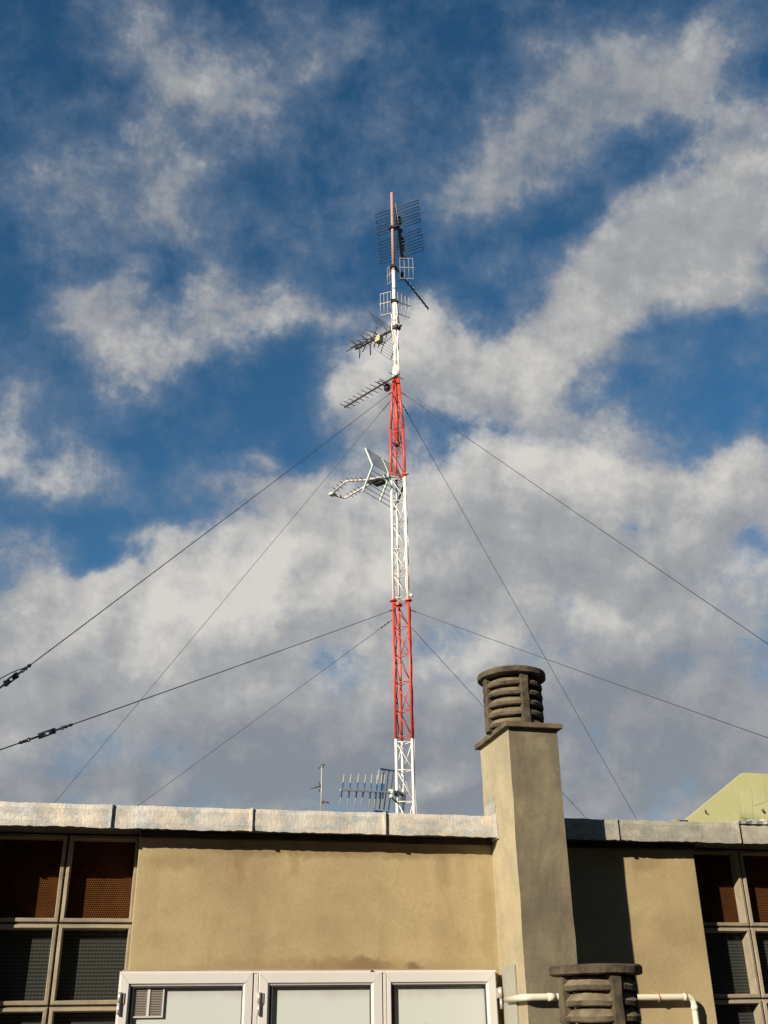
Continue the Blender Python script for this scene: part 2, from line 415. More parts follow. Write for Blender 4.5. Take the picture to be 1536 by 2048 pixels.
M_ROOF = plaster('roofing_felt', (0.10, 0.095, 0.09), (0.06, 0.055, 0.05), (0.14, 0.13, 0.125), scale=2.0)
M_FLOOR = plaster('terrace_tiles', (0.07, 0.055, 0.045), (0.04, 0.03, 0.025), (0.09, 0.07, 0.055), scale=2.0)
M_GROUND = plaster('city_ground', (0.10, 0.095, 0.085), (0.06, 0.06, 0.05), (0.14, 0.13, 0.12), scale=0.05)
M_NEIGH = plaster('yellow_green_render', (0.41, 0.40, 0.20), (0.35, 0.34, 0.175), (0.44, 0.43, 0.225), dirt_amt=0.35, scale=0.6, bumpy=0.3)
M_PATCH = plaster('yellow_green_patch', (0.42, 0.41, 0.215), (0.37, 0.36, 0.19), (0.445, 0.435, 0.235), dirt_amt=0.3, scale=0.8, bumpy=0.3)
M_WHITE = painted('white_mast_paint', (0.82, 0.79, 0.72), (0.55, 0.42, 0.30), 0.4, 0.55)
M_RED = painted('red_mast_paint', (0.62, 0.055, 0.022), (0.36, 0.05, 0.03), 0.4, 0.6)
M_RUST = painted('rusty_pink_pole', (0.42, 0.225, 0.155), (0.24, 0.135, 0.08), 0.7, 0.9, 9.0)
M_BLACK = painted('black_plastic', (0.012, 0.012, 0.013), (0.04, 0.035, 0.03), 0.5, 0.5)
M_DARK = painted('dark_tarnished_metal', (0.045, 0.04, 0.035), (0.11, 0.075, 0.045), 0.55, 0.6, 20.0)
M_WIRE = painted('steel_cable', (0.05, 0.048, 0.046), (0.11, 0.09, 0.07), 0.5, 0.5)
M_ALU = painted('dull_aluminium', (0.45, 0.43, 0.39), (0.28, 0.25, 0.21), 0.45, 0.5, 20.0, 0.1)
M_ALUD = painted('tarnished_aluminium', (0.30, 0.29, 0.265), (0.17, 0.15, 0.13), 0.5, 0.7, 20.0)
M_MINT = painted('pale_green_plastic', (0.45, 0.56, 0.47), (0.24, 0.34, 0.29), 0.5, 0.6)
M_PINK = painted('pinkish_white_tube', (0.66, 0.56, 0.53), (0.42, 0.46, 0.40), 0.4, 0.6)
M_BLUE = painted('blue_plastic', (0.022, 0.125, 0.30), (0.06, 0.14, 0.25), 0.5, 0.4)
M_BEIGE = painted('yellowed_box_plastic', (0.50, 0.42, 0.24), (0.25, 0.18, 0.10), 0.5, 0.7)
M_PVC = painted('white_window_frame', (0.57, 0.56, 0.55), (0.42, 0.40, 0.375), 0.35, 0.35, 12.0)
M_PIPE = painted('cream_drain_pipe', (0.66, 0.62, 0.51), (0.42, 0.34, 0.22), 0.5, 0.75, 14.0)
M_PLATE = painted('grey_side_plate', (0.30, 0.30, 0.255), (0.20, 0.19, 0.15), 0.5, 0.5, 10.0)
M_HINGE = painted('hinge_metal', (0.55, 0.53, 0.49), (0.30, 0.27, 0.24), 0.35, 0.4, 30.0, 0.5)
M_GASKET = painted('dark_gasket', (0.03, 0.033, 0.035), (0.06, 0.06, 0.06), 0.6, 0.3)
M_LOUVRE = painted('grey_louvre', (0.29, 0.265, 0.235), (0.20, 0.18, 0.16), 0.6, 0.4)

def sheet_metal(name, c1, c2, c3, c4, metal, rough):
    m, t, b = material(name)
    p = wpos(t)
    a = noise(t, scaled(t, p, (60, 60, 260)), 1.0, 3, 0.6)
    c_ = noise(t, scaled(t, p, (330, 60, 26)), 1.0, 3, 0.6)
    w = noise(t, p, 6.0, 4, 0.55, 0.6)
    st_ = noise(t, vmath(t, 'ADD', scaled(t, p, (9, 9, 14)), scaled(t, wn3(t, p), (3, 3, 3))), 1.0, 4, 0.6)
    col = mixc(t, smooth(t, w, 0.38, 0.62), C4(c1), C4(c2))
    col = mixc(t, math_(t, 'MULTIPLY', smooth(t, a, 0.44, 0.58), smooth(t, st_, 0.40, 0.58)), col, C4(c3))
    col = mixc(t, math_(t, 'MULTIPLY', smooth(t, c_, 0.46, 0.58), smooth(t, st_, 0.60, 0.44)), col, C4(c4))
    g = noise(t, p, 38.0, 5, 0.7)
    col = mixc(t, smooth(t, g, 0.62, 0.78, 0, 0.45), col, C4([v_ * 0.42 for v_ in c1]))
    t.links.new(col, b.inputs['Base Color'])
    b.inputs['Metallic'].default_value = metal
    b.inputs['Roughness'].default_value = rough
    cr_ = noise(t, p, 26.0, 6, 0.65, 0.8)
    bump(t, b, math_(t, 'MULTIPLY_ADD', cr_, 1.4, math_(t, 'MULTIPLY', math_(t, 'ADD', a, c_), 0.5)), 0.32, 0.005)
    return m
def wn3(t, p):
    return noise(t, p, 5.0, 3, 0.5, 0, 'Color')
M_FOIL = sheet_metal('embossed_aluminium', (0.55, 0.485, 0.41), (0.51, 0.50, 0.47), (0.33, 0.42, 0.48), (0.70, 0.655, 0.58), 0.15, 0.42)
M_LEAD = sheet_metal('weathered_zinc', (0.36, 0.35, 0.285), (0.29, 0.295, 0.255), (0.42, 0.40, 0.33), (0.24, 0.25, 0.22), 0.05, 0.6)

def rust_mesh():
    m, t, b = material('brown_honeycomb_mesh')
    p = wpos(t)
    acc = 0.0
    for deg in (90, 210, 330):
        kx, kz = math.cos(math.radians(deg)), math.sin(math.radians(deg))
        ph = math_(t, 'MULTIPLY', vmath(t, 'DOT_PRODUCT', p, (kx, 0, kz)), 2 * PI / 0.0095)
        acc = math_(t, 'ADD', acc, math_(t, 'COSINE', ph))
    rim = smooth(t, acc, 0.6, -0.9)
    n1 = math_(t, 'MULTIPLY', noise(t, p, 30.0, 4, 0.6), smooth(t, noise(t, p, 5.0, 4, 0.6), 0.3, 0.65, 0.3, 1.5))
    colr = mixc(t, n1, (0.070, 0.026, 0.008, 1), (0.125, 0.050, 0.015, 1))
    t.links.new(mixc(t, rim, (0.004, 0.003, 0.002, 1), colr), b.inputs['Base Color'])
    b.inputs['Roughness'].default_value = 1.0
    b.inputs['Specular IOR Level'].default_value = 0.05
    bump(t, b, rim, 0.6, 0.002)
    return m
M_MESH = rust_mesh()

def pressed_glass():
    m, t, b = material('pressed_pattern_glass')
    p = wpos(t)
    sx = math_(t, 'SINE', math_(t, 'MULTIPLY', vmath(t, 'DOT_PRODUCT', p, (1, 0, 0)), 2 * PI / 0.0165))
    sz = math_(t, 'SINE', math_(t, 'MULTIPLY', vmath(t, 'DOT_PRODUCT', p, (0, 0, 1)), 2 * PI / 0.0165))
    h = math_(t, 'MULTIPLY', sx, sz)
    grid = math_(t, 'MAXIMUM', sx, sz)
    n1 = noise(t, p, 4.0, 3, 0.6)
    c0 = mixc(t, n1, (0.016, 0.018, 0.017, 1), (0.027, 0.030, 0.028, 1))
    t.links.new(mixc(t, smooth(t, math_(t, 'MULTIPLY_ADD', sx, 0.35, sz), -0.2, 1.1, 0.0, 0.75), c0, (0.062, 0.068, 0.062, 1)), b.inputs['Base Color'])
    b.inputs['Roughness'].default_value = 0.28
    b.inputs['Specular IOR Level'].default_value = 0.3
    bump(t, b, math_(t, 'ADD', h, math_(t, 'MULTIPLY', grid, 0.6)), 0.16, 0.003)
    return m
M_GLASS = pressed_glass()

def frosted():
    m, t, b = material('pale_frosted_pane')
    p = wpos(t)
    n1 = noise(t, scaled(t, p, (5, 5, 3)), 1.0, 4, 0.55)
    n2 = noise(t, p, 40.0, 4, 0.6)
    n4 = noise(t, scaled(t, p, (30, 30, 5)), 1.0, 5, 0.6)
    sp_ = nd(t, 'ShaderNodeSeparateXYZ'); t.links.new(p, sp_.inputs[0])
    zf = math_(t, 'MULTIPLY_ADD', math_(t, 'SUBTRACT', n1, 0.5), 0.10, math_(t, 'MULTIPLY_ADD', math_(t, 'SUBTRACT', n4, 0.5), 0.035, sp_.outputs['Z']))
    refl_mask = smooth(t, zf, 1.705, 1.775)  # sky reflection painted into the pane colour: greyer top, paler below
    c0 = mixc(t, refl_mask, (0.51, 0.55, 0.535, 1), (0.405, 0.42, 0.415, 1))
    c0 = mixc(t, smooth(t, n2, 0.60, 0.75, 0, 0.25), c0, (0.34, 0.36, 0.33, 1))
    t.links.new(c0, b.inputs['Base Color'])
    b.inputs['Roughness'].default_value = 0.22
    b.inputs['Specular IOR Level'].default_value = 0.45
    bump(t, b, n1, 0.05, 0.01)
    return m
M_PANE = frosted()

# ------------------------------------------------------------------ setting
def struct(mb, name, mat):
    o = mb.build(name, mat); o['kind'] = 'structure'; return o
struct(MB().box(-1500, 1500, -1500, 1500, -12.5, -12.0), 'ground', M_GROUND)
struct(MB().box(-8.0, 12.0, -7.0, 5.49, -0.25, 0.0), 'terrace_floor', M_FLOOR)

# ------------------------------------------------------------------ the rooftop house
HOUSE = thing('rooftop_house', 'low ochre rendered rooftop house with aluminium edged flat roof, white window and lattice windows', 'building', (1.5, 5.5, 0.0))
WY = 5.5
w = MB()
w.box(0.042, 3.10, WY, 5.74, -0.2, 2.486)
w.build('wall', M_WALL, HOUSE, bevel=0.004)
MB().box(-8.0, -0.668, WY, 5.74, -0.2, 2.486).build('wall', M_WALL, HOUSE, bevel=0.004)
MB().box(3.822, 12.0, WY, 5.74, -0.2, 2.486).build('wall', M_WALL, HOUSE, bevel=0.004)
MB().box(-8.0, 12.0, 5.75, 22.0, -12.0, 2.44).build('building_body', M_DARKC, HOUSE)
roof = MB().box(-8.05, 12.05, 5.405, 22.0, 2.488, 2.578).build('roof', M_ROOF, HOUSE)

def fascia(x0, x1, mat, name='fascia_panel', dz=0.0, lap=True):
    n = max(4, int((x1 - x0) / 0.022))
    prof = [(5.388, 2.483), (5.386, 2.510), (5.387, 2.540), (5.386, 2.570), (5.390, 2.592), (5.46, 2.597), (5.60, 2.598), (5.60, 2.586), (5.400, 2.583), (5.397, 2.483)]
    vs, fs = [], []
    m = len(prof)
    ph = random.uniform(0, 9)
    for i in range(n + 1):
        xx = x0 + (x1 - x0) * i / n
        wob = 0.0022 * math.sin(xx * 17 + ph) + 0.0012 * math.sin(xx * 41 + ph * 2)
        zj = 0.0012 * math.sin(xx * 23 + ph) + random.uniform(-0.0014, 0.0014)
        zb = random.uniform(-0.0035, 0.002) + 0.0015 * math.sin(xx * 13)
        for j, (yy, zz) in enumerate(prof):
            oy = wob * (1.0 if j in (1, 2, 3) else 0.4) if j < 5 else 0.0
            oz = zb if j in (0, 9) else (zj if j in (4, 5) else 0.0)
            vs.append((xx, yy - oy, zz + oz + dz))
    for i in range(n):
        for j in range(m):
            j2 = (j + 1) % m
            fs.append((i * m + j, (i + 1) * m + j, (i + 1) * m + j2, i * m + j2))
    fs.append(list(range(m))); fs.append([n * m + j for j in reversed(range(m))])
    mb = MB(); mb.add(vs, fs)
    if lap:                                             # folded lap at the seam
        mb.box(x1 - 0.010, x1 + 0.004, 5.3785, 5.3855, 2.480, 2.596)
        mb.box(x1 - 0.0022, x1 + 0.0012, 5.373, 5.3787, 2.482, 2.594)
    return mb.build(name, mat, HOUSE)

def nudge(a): return a + 0.0045
for a_, b_ in ((-3.6, -2.191), (-2.191, -1.496), (-1.496, -0.801), (-0.801, -0.106), (-0.106, 0.589), (0.589, 1.284), (1.284, 1.893)):
    fascia(nudge(a_), b_, M_FOIL)
MB().box(1.893, 1.9015, 5.375, 5.60, 2.474, 2.604).build('fascia_trim', M_FOIL, HOUSE)
for a_, b_ in ((2.179, 2.595), (2.595, 3.335), (3.335, 4.08), (4.08, 4.9), (4.9, 6.4)):
    fascia(nudge(a_), b_, M_LEAD)
# crumpled strip of flashing sticking up at the right
cr = MB()
vs, fs = [], []
n = 16
for i in range(n + 1):
    xx = 3.335 + 0.36 * i / n
    up = 0.004 + 0.022 * max(0, math.sin(i / n * PI)) * (0.6 + 0.4 * math.sin(i * 1.7))
    for (yy, zz) in ((5.376, 2.588), (5.368, 2.598 + up * 0.5), (5.42, 2.6015 + up), (5.425, 2.5985 + up), (5.381, 2.589)):
        vs.append((xx, yy + 0.004 * math.sin(i * 2.1), zz))
for i in range(n):
    for j in range(5):
        fs.append((i * 5 + j, (i + 1) * 5 + j, (i + 1) * 5 + (j + 1) % 5, i * 5 + (j + 1) % 5))
fs += [list(range(5)), [n * 5 + j for j in reversed(range(5))]]
cr.add(vs, fs)
cr.build('crumpled_flashing', M_FOIL, HOUSE)

# lattice windows of precast concrete units
def lattice(x0):
    U, Y0, Y1 = 0.36, 5.62, 5.695
    g = MB()
    for i in range(3):
        xx = x0 + U * i
        g.box(xx - 0.004 if 0 < i else xx + 0.0005, xx + 0.004 if i < 2 else xx - 0.0005, 5.636, 5.70, 0.99, 2.487)
    for k_ in range(1, 5):
        for i in range(2):
            g.box(x0 + U * i + 0.0042, x0 + U * (i + 1) - 0.0042, 5.636, 5.70, 2.43 - U * 1.02 * k_ - 0.004, 2.43 - U * 1.02 * k_ + 0.004)
    g.box(x0 + 0.0005, x0 + 2 * U - 0.0005, 5.60, 5.72, -0.19, 0.955)
    win = g.build('lattice_window', M_DARKC, HOUSE)
    for k_ in range(4):
        for i in range(2):
            a0, a1 = x0 + U * i + 0.003, x0 + U * (i + 1) - 0.003
            z1 = (2.43 if k_ else 2.487) - 0.3672 * k_ - 0.003; z0 = 2.43 - 0.3672 * k_ - 0.3642
            loops = []
            for (ins, yy) in ((0.004, 5.70), (0.000, 5.636), (0.0045, 5.622), (0.0175, 5.620), (0.0205, 5.624), (0.0245, 5.70)):
                loops.append([(a0 + ins, yy, z0 + ins), (a1 - ins, yy, z0 + ins), (a1 - ins, yy, z1 - ins), (a0 + ins, yy, z1 - ins)])
            vs = [p for l_ in loops for p in l_]
            fs = []
            for q in range(len(loops)):
                q2 = (q + 1) % len(loops)
                for s_ in range(4):
                    fs.append((q * 4 + s_, q * 4 + (s_ + 1) % 4, q2 * 4 + (s_ + 1) % 4, q2 * 4 + s_))
            fr = MB(); fr.add(vs, fs)
            fr.build('unit_frame', M_CONC, win, rough=(3, 0.0010, 9.0))
            MB().box(a0 + 0.020, a1 - 0.020, 5.688, 5.694, z0 + 0.020, z1 - 0.020).build('mesh_screen' if k_ == 0 else 'pane', M_MESH if k_ == 0 else M_GLASS, win)
    return win
lattice(-0.6695)
lattice(3.1005)

# white three-sash window box in front of the wall
FY = 5.42
def fx(px): return aty(px, 1965, FY).x
ZT = aty(620, 1941, FY).z
ZB = 0.95
fr = MB()
XL, XR = fx(238), fx(995)
edges = [fx(510), fx(770)]
fr.box(XL, XR, FY + 0.012, 5.497, ZT - 0.012, ZT)
fr.box(XL, XR, FY + 0.012, 5.497, ZB - 0.03, ZB)
for (a_, b_) in ((XL, XL + 0.012), (edges[0] - 0.004, edges[0] + 0.004), (edges[1] - 0.004, edges[1] + 0.004), (XR - 0.012, XR)):
    fr.box(a_, b_, FY + 0.0145, 5.495, ZB + 0.0005, ZT - 0.0125)
for (pa_, pb_) in ((508.3, 516.8), (766.8, 772.8)):
    fr.box(fx(pa_), fx(pb_), FY + 0.0025, FY + 0.0140, ZB + 0.002, ZT - 0.014)
fr.box(XL + 0.0125, XR - 0.0125, 5.47, 5.494, ZB + 0.001, ZT - 0.013)
win = fr.build('casement_window', M_PVC, HOUSE, bevel=0.0015)
win['label'] = 'white three-sash window with pale frosted panes'
spans = [(fx(241), fx(506), fx(262), fx(487)), (fx(518), fx(765), fx(540), fx(743)), (fx(774), fx(992), fx(783), fx(973))]
ztop, zgl = ZT - 0.008, aty(620, 1970, FY).z
for i, (a0, a1, g0, g1) in enumerate(spans):
    loops = []
    o_ = [(a0, ztop), (a1, ztop), (a1, ZB + 0.01), (a0, ZB + 0.01)]
    i_ = [(g0, zgl), (g1, zgl), (g1, ZB + 0.07), (g0, ZB + 0.07)]
    def lp(t_, yy):
        return [(lerp(p[0], q[0], t_), yy, lerp(p[1], q[1], t_)) for p, q in zip(o_, i_)]
    for (t_, yy) in ((0.0, 5.465), (0.0, FY + 0.004), (0.05, FY), (0.80, FY - 0.001), (0.86, FY + 0.006), (1.0, FY + 0.010), (1.0, 5.465)):
        loops.append(lp(t_, yy))
    sash = MB()
    for s_ in range(4):                                 # four mitred members with hairline gaps at the corners
        s2 = (s_ + 1) % 4
        vs, fs = [], []
        for l_ in loops:
            p, q = Vector(l_[s_]), Vector(l_[s2])
            d = (q - p).normalized() * 0.0007
            vs += [p + d, q - d]
        L_ = len(loops)
        for q_ in range(L_):
            r_ = (q_ + 1) % L_
            fs.append((q_ * 2, q_ * 2 + 1, r_ * 2 + 1, r_ * 2))
        fs.append([q_ * 2 for q_ in range(L_)]); fs.append([q_ * 2 + 1 for q_ in reversed(range(L_))])
        sash.add(vs, fs)
    sash.build('sash', M_PVC, win)
    gk = MB()
    gk.box(g0 + 0.0006, g1 - 0.0006, 5.434, 5.462, zgl - 0.0075, zgl - 0.0008)
    gk.box(g0 + 0.0006, g0 + (0.018 if i else 0.015), 5.4365, 5.462, ZB + 0.071, zgl - 0.008)
    gk.box(g1 - 0.003, g1 - 0.0006, 5.4365, 5.462, ZB + 0.071, zgl - 0.008)
    gk.build('gasket', M_GASKET if i == 0 else M_GASKET, win)
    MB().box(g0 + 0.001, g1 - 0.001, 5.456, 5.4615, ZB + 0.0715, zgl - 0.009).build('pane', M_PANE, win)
for hx, hy0, hy1, sgn in ((242, 1984, 2030, 1), (519, 1984, 2030, 1), (999, 1974, 2018, -1)):
    h = MB()
    p0, p1 = aty(hx, hy0, FY - 0.012), aty(hx, hy1, FY - 0.012)
    zc = (p0.z + p1.z) / 2
    xx = fx(hx) - 0.001
    h.tube((xx, FY - 0.010, zc + 0.002), (xx, FY - 0.010, p0.z), 0.008, 10)
    h.tube((xx, FY - 0.010, p1.z), (xx, FY - 0.010, zc - 0.001), 0.0065, 10)
    h.box(xx, xx + sgn * 0.022 if sgn > 0 else xx + 0.0001, FY - 0.006, FY - 0.0022, zc, p0.z - 0.004) if sgn > 0 else h.box(xx - 0.022, xx, FY - 0.006, FY - 0.0022, zc, p0.z - 0.004)
    h.build('hinge', M_HINGE, win)
# little louvred vent in the first pane
v0, v1 = aty(263, 1972, 5.45), aty(325, 2035, 5.45)
vt = MB()
xa, xb, za, zb = v0.x + 0.012, v1.x, v1.z, v0.z - 0.004
for (a_, b_) in ((xa, xa + 0.006), ((xa + xb) / 2 - 0.006, (xa + xb) / 2 + 0.006), (xb - 0.006, xb)):
    vt.box(a_, b_, 5.444, 5.4558, za + 0.006, zb - 0.006)
vt.box(xa, xb, 5.4435, 5.4558, zb - 0.0058, zb); vt.box(xa, xb, 5.4435, 5.4558, za, za + 0.0058)
vt.build('vent_frame', M_PVC, win)
lv = MB()
nl = 17
for q in range(nl):
    zz = lerp(za + 0.009, zb - 0.009, q / (nl - 1))
    for (a_, b_) in ((xa + 0.0062, (xa + xb) / 2 - 0.0062), ((xa + xb) / 2 + 0.0062, xb - 0.0062)):
        lv.obox(((a_ + b_) / 2, 5.450, zz), ((b_ - a_) / 2, 0, 0), (0, 0.0035, 0.002), (0, -0.0003, 0.0007))
lv.box(xa + 0.0062, xb - 0.0062, 5.4535, 5.4557, za + 0.006, zb - 0.006)
lv.build('vent_louvre', M_LOUVRE, win)
# cover strip and old nail above the frame
st = MB()
st.box(XL + 0.01, XR - 0.01, 5.462, 5.4985, ZT + 0.0008, ZT + 0.007)
st.build('mortar_strip', M_CONC, HOUSE, rough=(4, 0.0016, 14.0))
nl_ = aty(742, 1942, 5.45)
MB().tube((nl_.x, 5.495, nl_.z), (nl_.x, 5.425, nl_.z - 0.004), 0.006, 8).torus((nl_.x, 5.425, nl_.z - 0.004), (0, 1, 0), 0.006, 0.0025, 10).build('wall_hook', M_DARK, HOUSE)
# ragged mortar bead under the roof slab
bd = MB()
for x_a, x_b in ((0.045, 1.90), (2.18, 3.098)):
    bd.box(x_a, x_b, 5.47, 5.499, 2.455, 2.4855)
bd.build('eaves_bead', M_DARKC, HOUSE, rough=(4, 0.004, 10.0))

# ------------------------------------------------------------------ chimneys
def chimney_pot(parent, cx, cy, z0):
    H = 0.335
    posts = MB()
    for k_ in range(4):
        a = k_ * PI / 2 - PI / 2 + 0.06
        d = Vector((math.cos(a), math.sin(a), 0)); s_ = Vector((-d.y, d.x, 0))
        posts.obox(Vector((cx, cy, z0 + (H - 0.037) / 2)) + d * 0.147, d * 0.024, s_ * 0.023, (0, 0, (H - 0.037) / 2 + 0.002))
    pot = posts.build('chimney_pot', M_POT, parent, bevel=0.005, rough=(3, 0.004, 16.0))
    zz = z0 + 0.010
    for k_ in range(5):
        r0 = 0.162
        prof = [(0.160, zz), (0.165, zz + 0.004), (0.165, zz + 0.021), (0.160, zz + 0.026), (0.132, zz + 0.052), (0.120, zz + 0.050), (0.130, zz + 0.020), (0.126, zz + 0.001)]
        r_ = MB().lathe((cx, cy, 0), prof, 40, False)
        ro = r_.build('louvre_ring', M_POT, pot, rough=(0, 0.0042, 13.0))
        ro.data.materials.append(M_POTSUN)              # sloping tops painted paler for their sunlit look, with less grime
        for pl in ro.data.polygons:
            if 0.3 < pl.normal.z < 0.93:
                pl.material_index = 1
        zz += 0.0572
    lid = MB().lathe((cx, cy, 0), [(0.0005, z0 + H - 0.037), (0.182, z0 + H - 0.037), (0.192, z0 + H - 0.032), (0.194, z0 + H - 0.006), (0.188, z0 + H), (0.0005, z0 + H + 0.012)], 56, False)
    lid.build('lid', M_POT, pot, rough=(0, 0.004, 11.0))
    return pot

CH = thing('chimney', 'tall square rendered chimney against the ochre wall with a louvred round pot', 'chimney', (2.04, 5.36, 0.0))
sh_ = MB().box(1.903, 2.176, 5.12, 5.60, 0.0, 3.006)
shaft = sh_.build('shaft', M_CHIM, CH, rough=(5, 0.0036, 6.0))
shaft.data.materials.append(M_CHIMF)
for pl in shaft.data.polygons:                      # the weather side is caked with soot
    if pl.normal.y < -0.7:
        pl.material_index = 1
MB().box(1.876, 2.200, 5.088, 5.635, 3.0045, 3.032).build('cap_slab', M_SLAB, CH, bevel=0.004, rough=(4, 0.0022, 8.0))
chimney_pot(CH, 2.022, 5.335, 3.030)
fl = []
for q in ((969, 1618), (987, 1590), (991.5, 1612), (990, 1636), (976, 1642), (971, 1640)):
    p = atx(q[0], q[1], 1.901); fl.append((1.9015, p.y, p.z))
MB().prism(fl, (-0.004, 0, 0)).build('flashing', M_LEAD, CH, rough=(2, 0.0015, 20.0))
MB().box(1.890, 1.9012, 5.245, 5.418, 0.93, 1.853).build('side_plate', M_PLATE, CH, bevel=0.002)

CH2 = thing('chimney', 'low chimney in front of the taller one, only its round louvred pot showing', 'chimney', (1.95, 4.40, 0.0))
MB().box(1.80, 2.10, 4.22, 4.58, 0.0, 1.444).build('shaft', M_CHIM, CH2, rough=(4, 0.0028, 5.0))
MB().box(1.77, 2.13, 4.19, 4.61, 1.4425, 1.472).build('cap_slab', M_SLAB, CH2, bevel=0.004, rough=(3, 0.0022, 8.0))
chimney_pot(CH2, 1.95, 4.40, 1.470)

# ------------------------------------------------------------------ drain pipe
def rounded(pts, rad, n=6):
    pts = [Vector(p) for p in pts]
    out = [pts[0]]
    for i in range(1, len(pts) - 1):
        a = (pts[i - 1] - pts[i]).normalized(); b = (pts[i + 1] - pts[i]).normalized()
        p, q = pts[i] + a * rad, pts[i] + b * rad
        for k_ in range(n + 1):
            t_ = k_ / n
            out.append(p * (1 - t_) ** 2 + pts[i] * 2 * t_ * (1 - t_) + q * t_ ** 2)
    out.append(pts[-1])
    return out
PZ = 1.703
PIPE = thing('drain_pipe', 'cream plastic pipe running round the chimney and bending down the ochre wall', 'pipe', (2.95, 5.46, 0.0))
pp = [(1.876, 5.335, PZ - 0.004), (1.874, 5.076, PZ), (2.214, 5.079, PZ + 0.001), (2.216, 5.452, PZ + 0.002), (2.952, 5.452, PZ + 0.002), (2.952, 5.452, 0.02)]
MB().path(rounded(pp, 0.038), 0.0158, 14).build('pipe', M_PIPE, PIPE)
for (a_, b_) in (((1.99, 5.0770, PZ + 0.0004), (2.03, 5.0774, PZ + 0.0004)), ((2.895, 5.452, PZ + 0.002), (2.915, 5.452, PZ + 0.002)), ((2.952, 5.452, PZ - 0.04), (2.952, 5.452, PZ - 0.062))):
    MB().tube(a_, b_, 0.0176, 14).build('pipe_socket', M_PIPE, PIPE)
cx_ = aty(1316, 1992, 5.45).x
cl = MB().torus((cx_, 5.452, PZ + 0.002), (1, 0, 0.12), 0.0195, 0.0028, 16)
cl.tube((cx_, 5.468, PZ + 0.022), (cx_, 5.505, PZ + 0.030), 0.0035, 6)
cl.build('pipe_clip', M_RUST, PIPE)

# ------------------------------------------------------------------ unseen block added behind the camera (keeps sky light off the shaded walls)
M_BROWN = plaster('brown_blocker', (0.09, 0.07, 0.052), (0.05, 0.04, 0.03), (0.11, 0.09, 0.065), scale=0.8)
OB = thing('unseen_sky_blocker', 'added dark brown block out of view behind the camera, holding sky light off the walls', 'building', (3.0, -6.0, -12.0))
MB().box(-9.0, 16.0, -16.0, -5.5, -12.0, 12.0).build('wall', M_BROWN, OB)
MB().box(-9.3, 16.3, -16.3, -5.2, 12.004, 12.25).build('roof', M_ROOF, OB)
for q in range(7):
    for zz in (3.2, 6.4):
        xx = -7.5 + 3.4 * q
        wf = MB().box(xx, xx + 1.4, -5.496, -5.44, zz, zz + 1.7).build('window', M_DARK, OB)
        MB().box(xx + 0.08, xx + 1.32, -5.4385, -5.43, zz + 0.08, zz + 1.62).build('pane', M_GLASS, wf)

# ------------------------------------------------------------------ neighbouring building behind
NY = 24.0
def nb(px, py):
    p = aty(px, py, NY); return (p.x, p.z)
a, b, c = nb(1375, 1637), nb(1487, 1545), nb(1536, 1549)
sl_ = (b[1] - a[1]) / (b[0] - a[0])
e0 = (a[0] - 2.4, a[1] - 2.4 * sl_)
NB = thing('neighbouring_building', 'yellow green rendered gable wall rising behind the right end of the roof', 'building', (18.0, NY, -12.0))
prof = [(e0[0], NY, -12.0), (e0[0], NY, e0[1]), (b[0], NY, b[1]), (b[0] + 9, NY, b[1] - 0.15), (b[0] + 9, NY, -12.0)]
MB().prism(prof, (0, 0.14, 0)).build('wall', M_NEIGH, NB)
MB().box(e0[0] + 2.0, b[0] + 8.9, NY + 0.1405, NY + 9.0, -12.0, 4.2).build('rear_block', M_NEIGH, NB)
def patch(pts):
    poly = []
    for q in pts:
        p = aty(q[0], q[1], NY); poly.append((p.x, NY - 0.006, p.z))
    MB().prism(poly, (0, 0.0045, 0)).build('render_patch', M_PATCH, NB)
patch([(1481, 1586), (1503, 1578), (1506, 1637), (1488, 1637)])
patch([(1504.5, 1574), (1528, 1566), (1533, 1603), (1507, 1612)])
patch([(1508, 1614), (1550, 1601), (1552, 1660), (1512, 1660)])
patch([(1440, 1640), (1480, 1626), (1481, 1660), (1442, 1660)])
p0, p1 = aty(1410, 1619, NY - 0.03), aty(1411, 1626, NY - 0.03)
MB().tube(p0, p1, 0.012, 6).tube(p1, p1 + Vector((0.05, -0.02, 0)), 0.012, 6).build('wall_bracket', M_DARK, NB)
p0 = aty(1526, 1621, NY - 0.05)
MB().torus(p0, (0.2, -1, 0.2), 0.035, 0.010, 12).tube(p0, p0 + Vector((0.06, 0.04, -0.05)), 0.012, 6).build('wall_bracket', M_DARK, NB)

# roof scrap
p0 = aty(1349, 1637, 5.50); p1 = aty(1371, 1638.5, 5.50)
SC = thing('tile_offcut', 'small pale block with a dark strip lying on the roof edge', 'debris', (p0.x, 5.5, 2.6))
MB().box(p0.x - 0.012, p0.x + 0.010, 5.46, 5.54, 2.600, 2.622).build('pale_block', M_CONC, SC, bevel=0.002)
MB().box(p0.x + 0.0105, p1.x, 5.47, 5.53, 2.600, 2.616).build('dark_strip', M_DARK, SC, bevel=0.002)

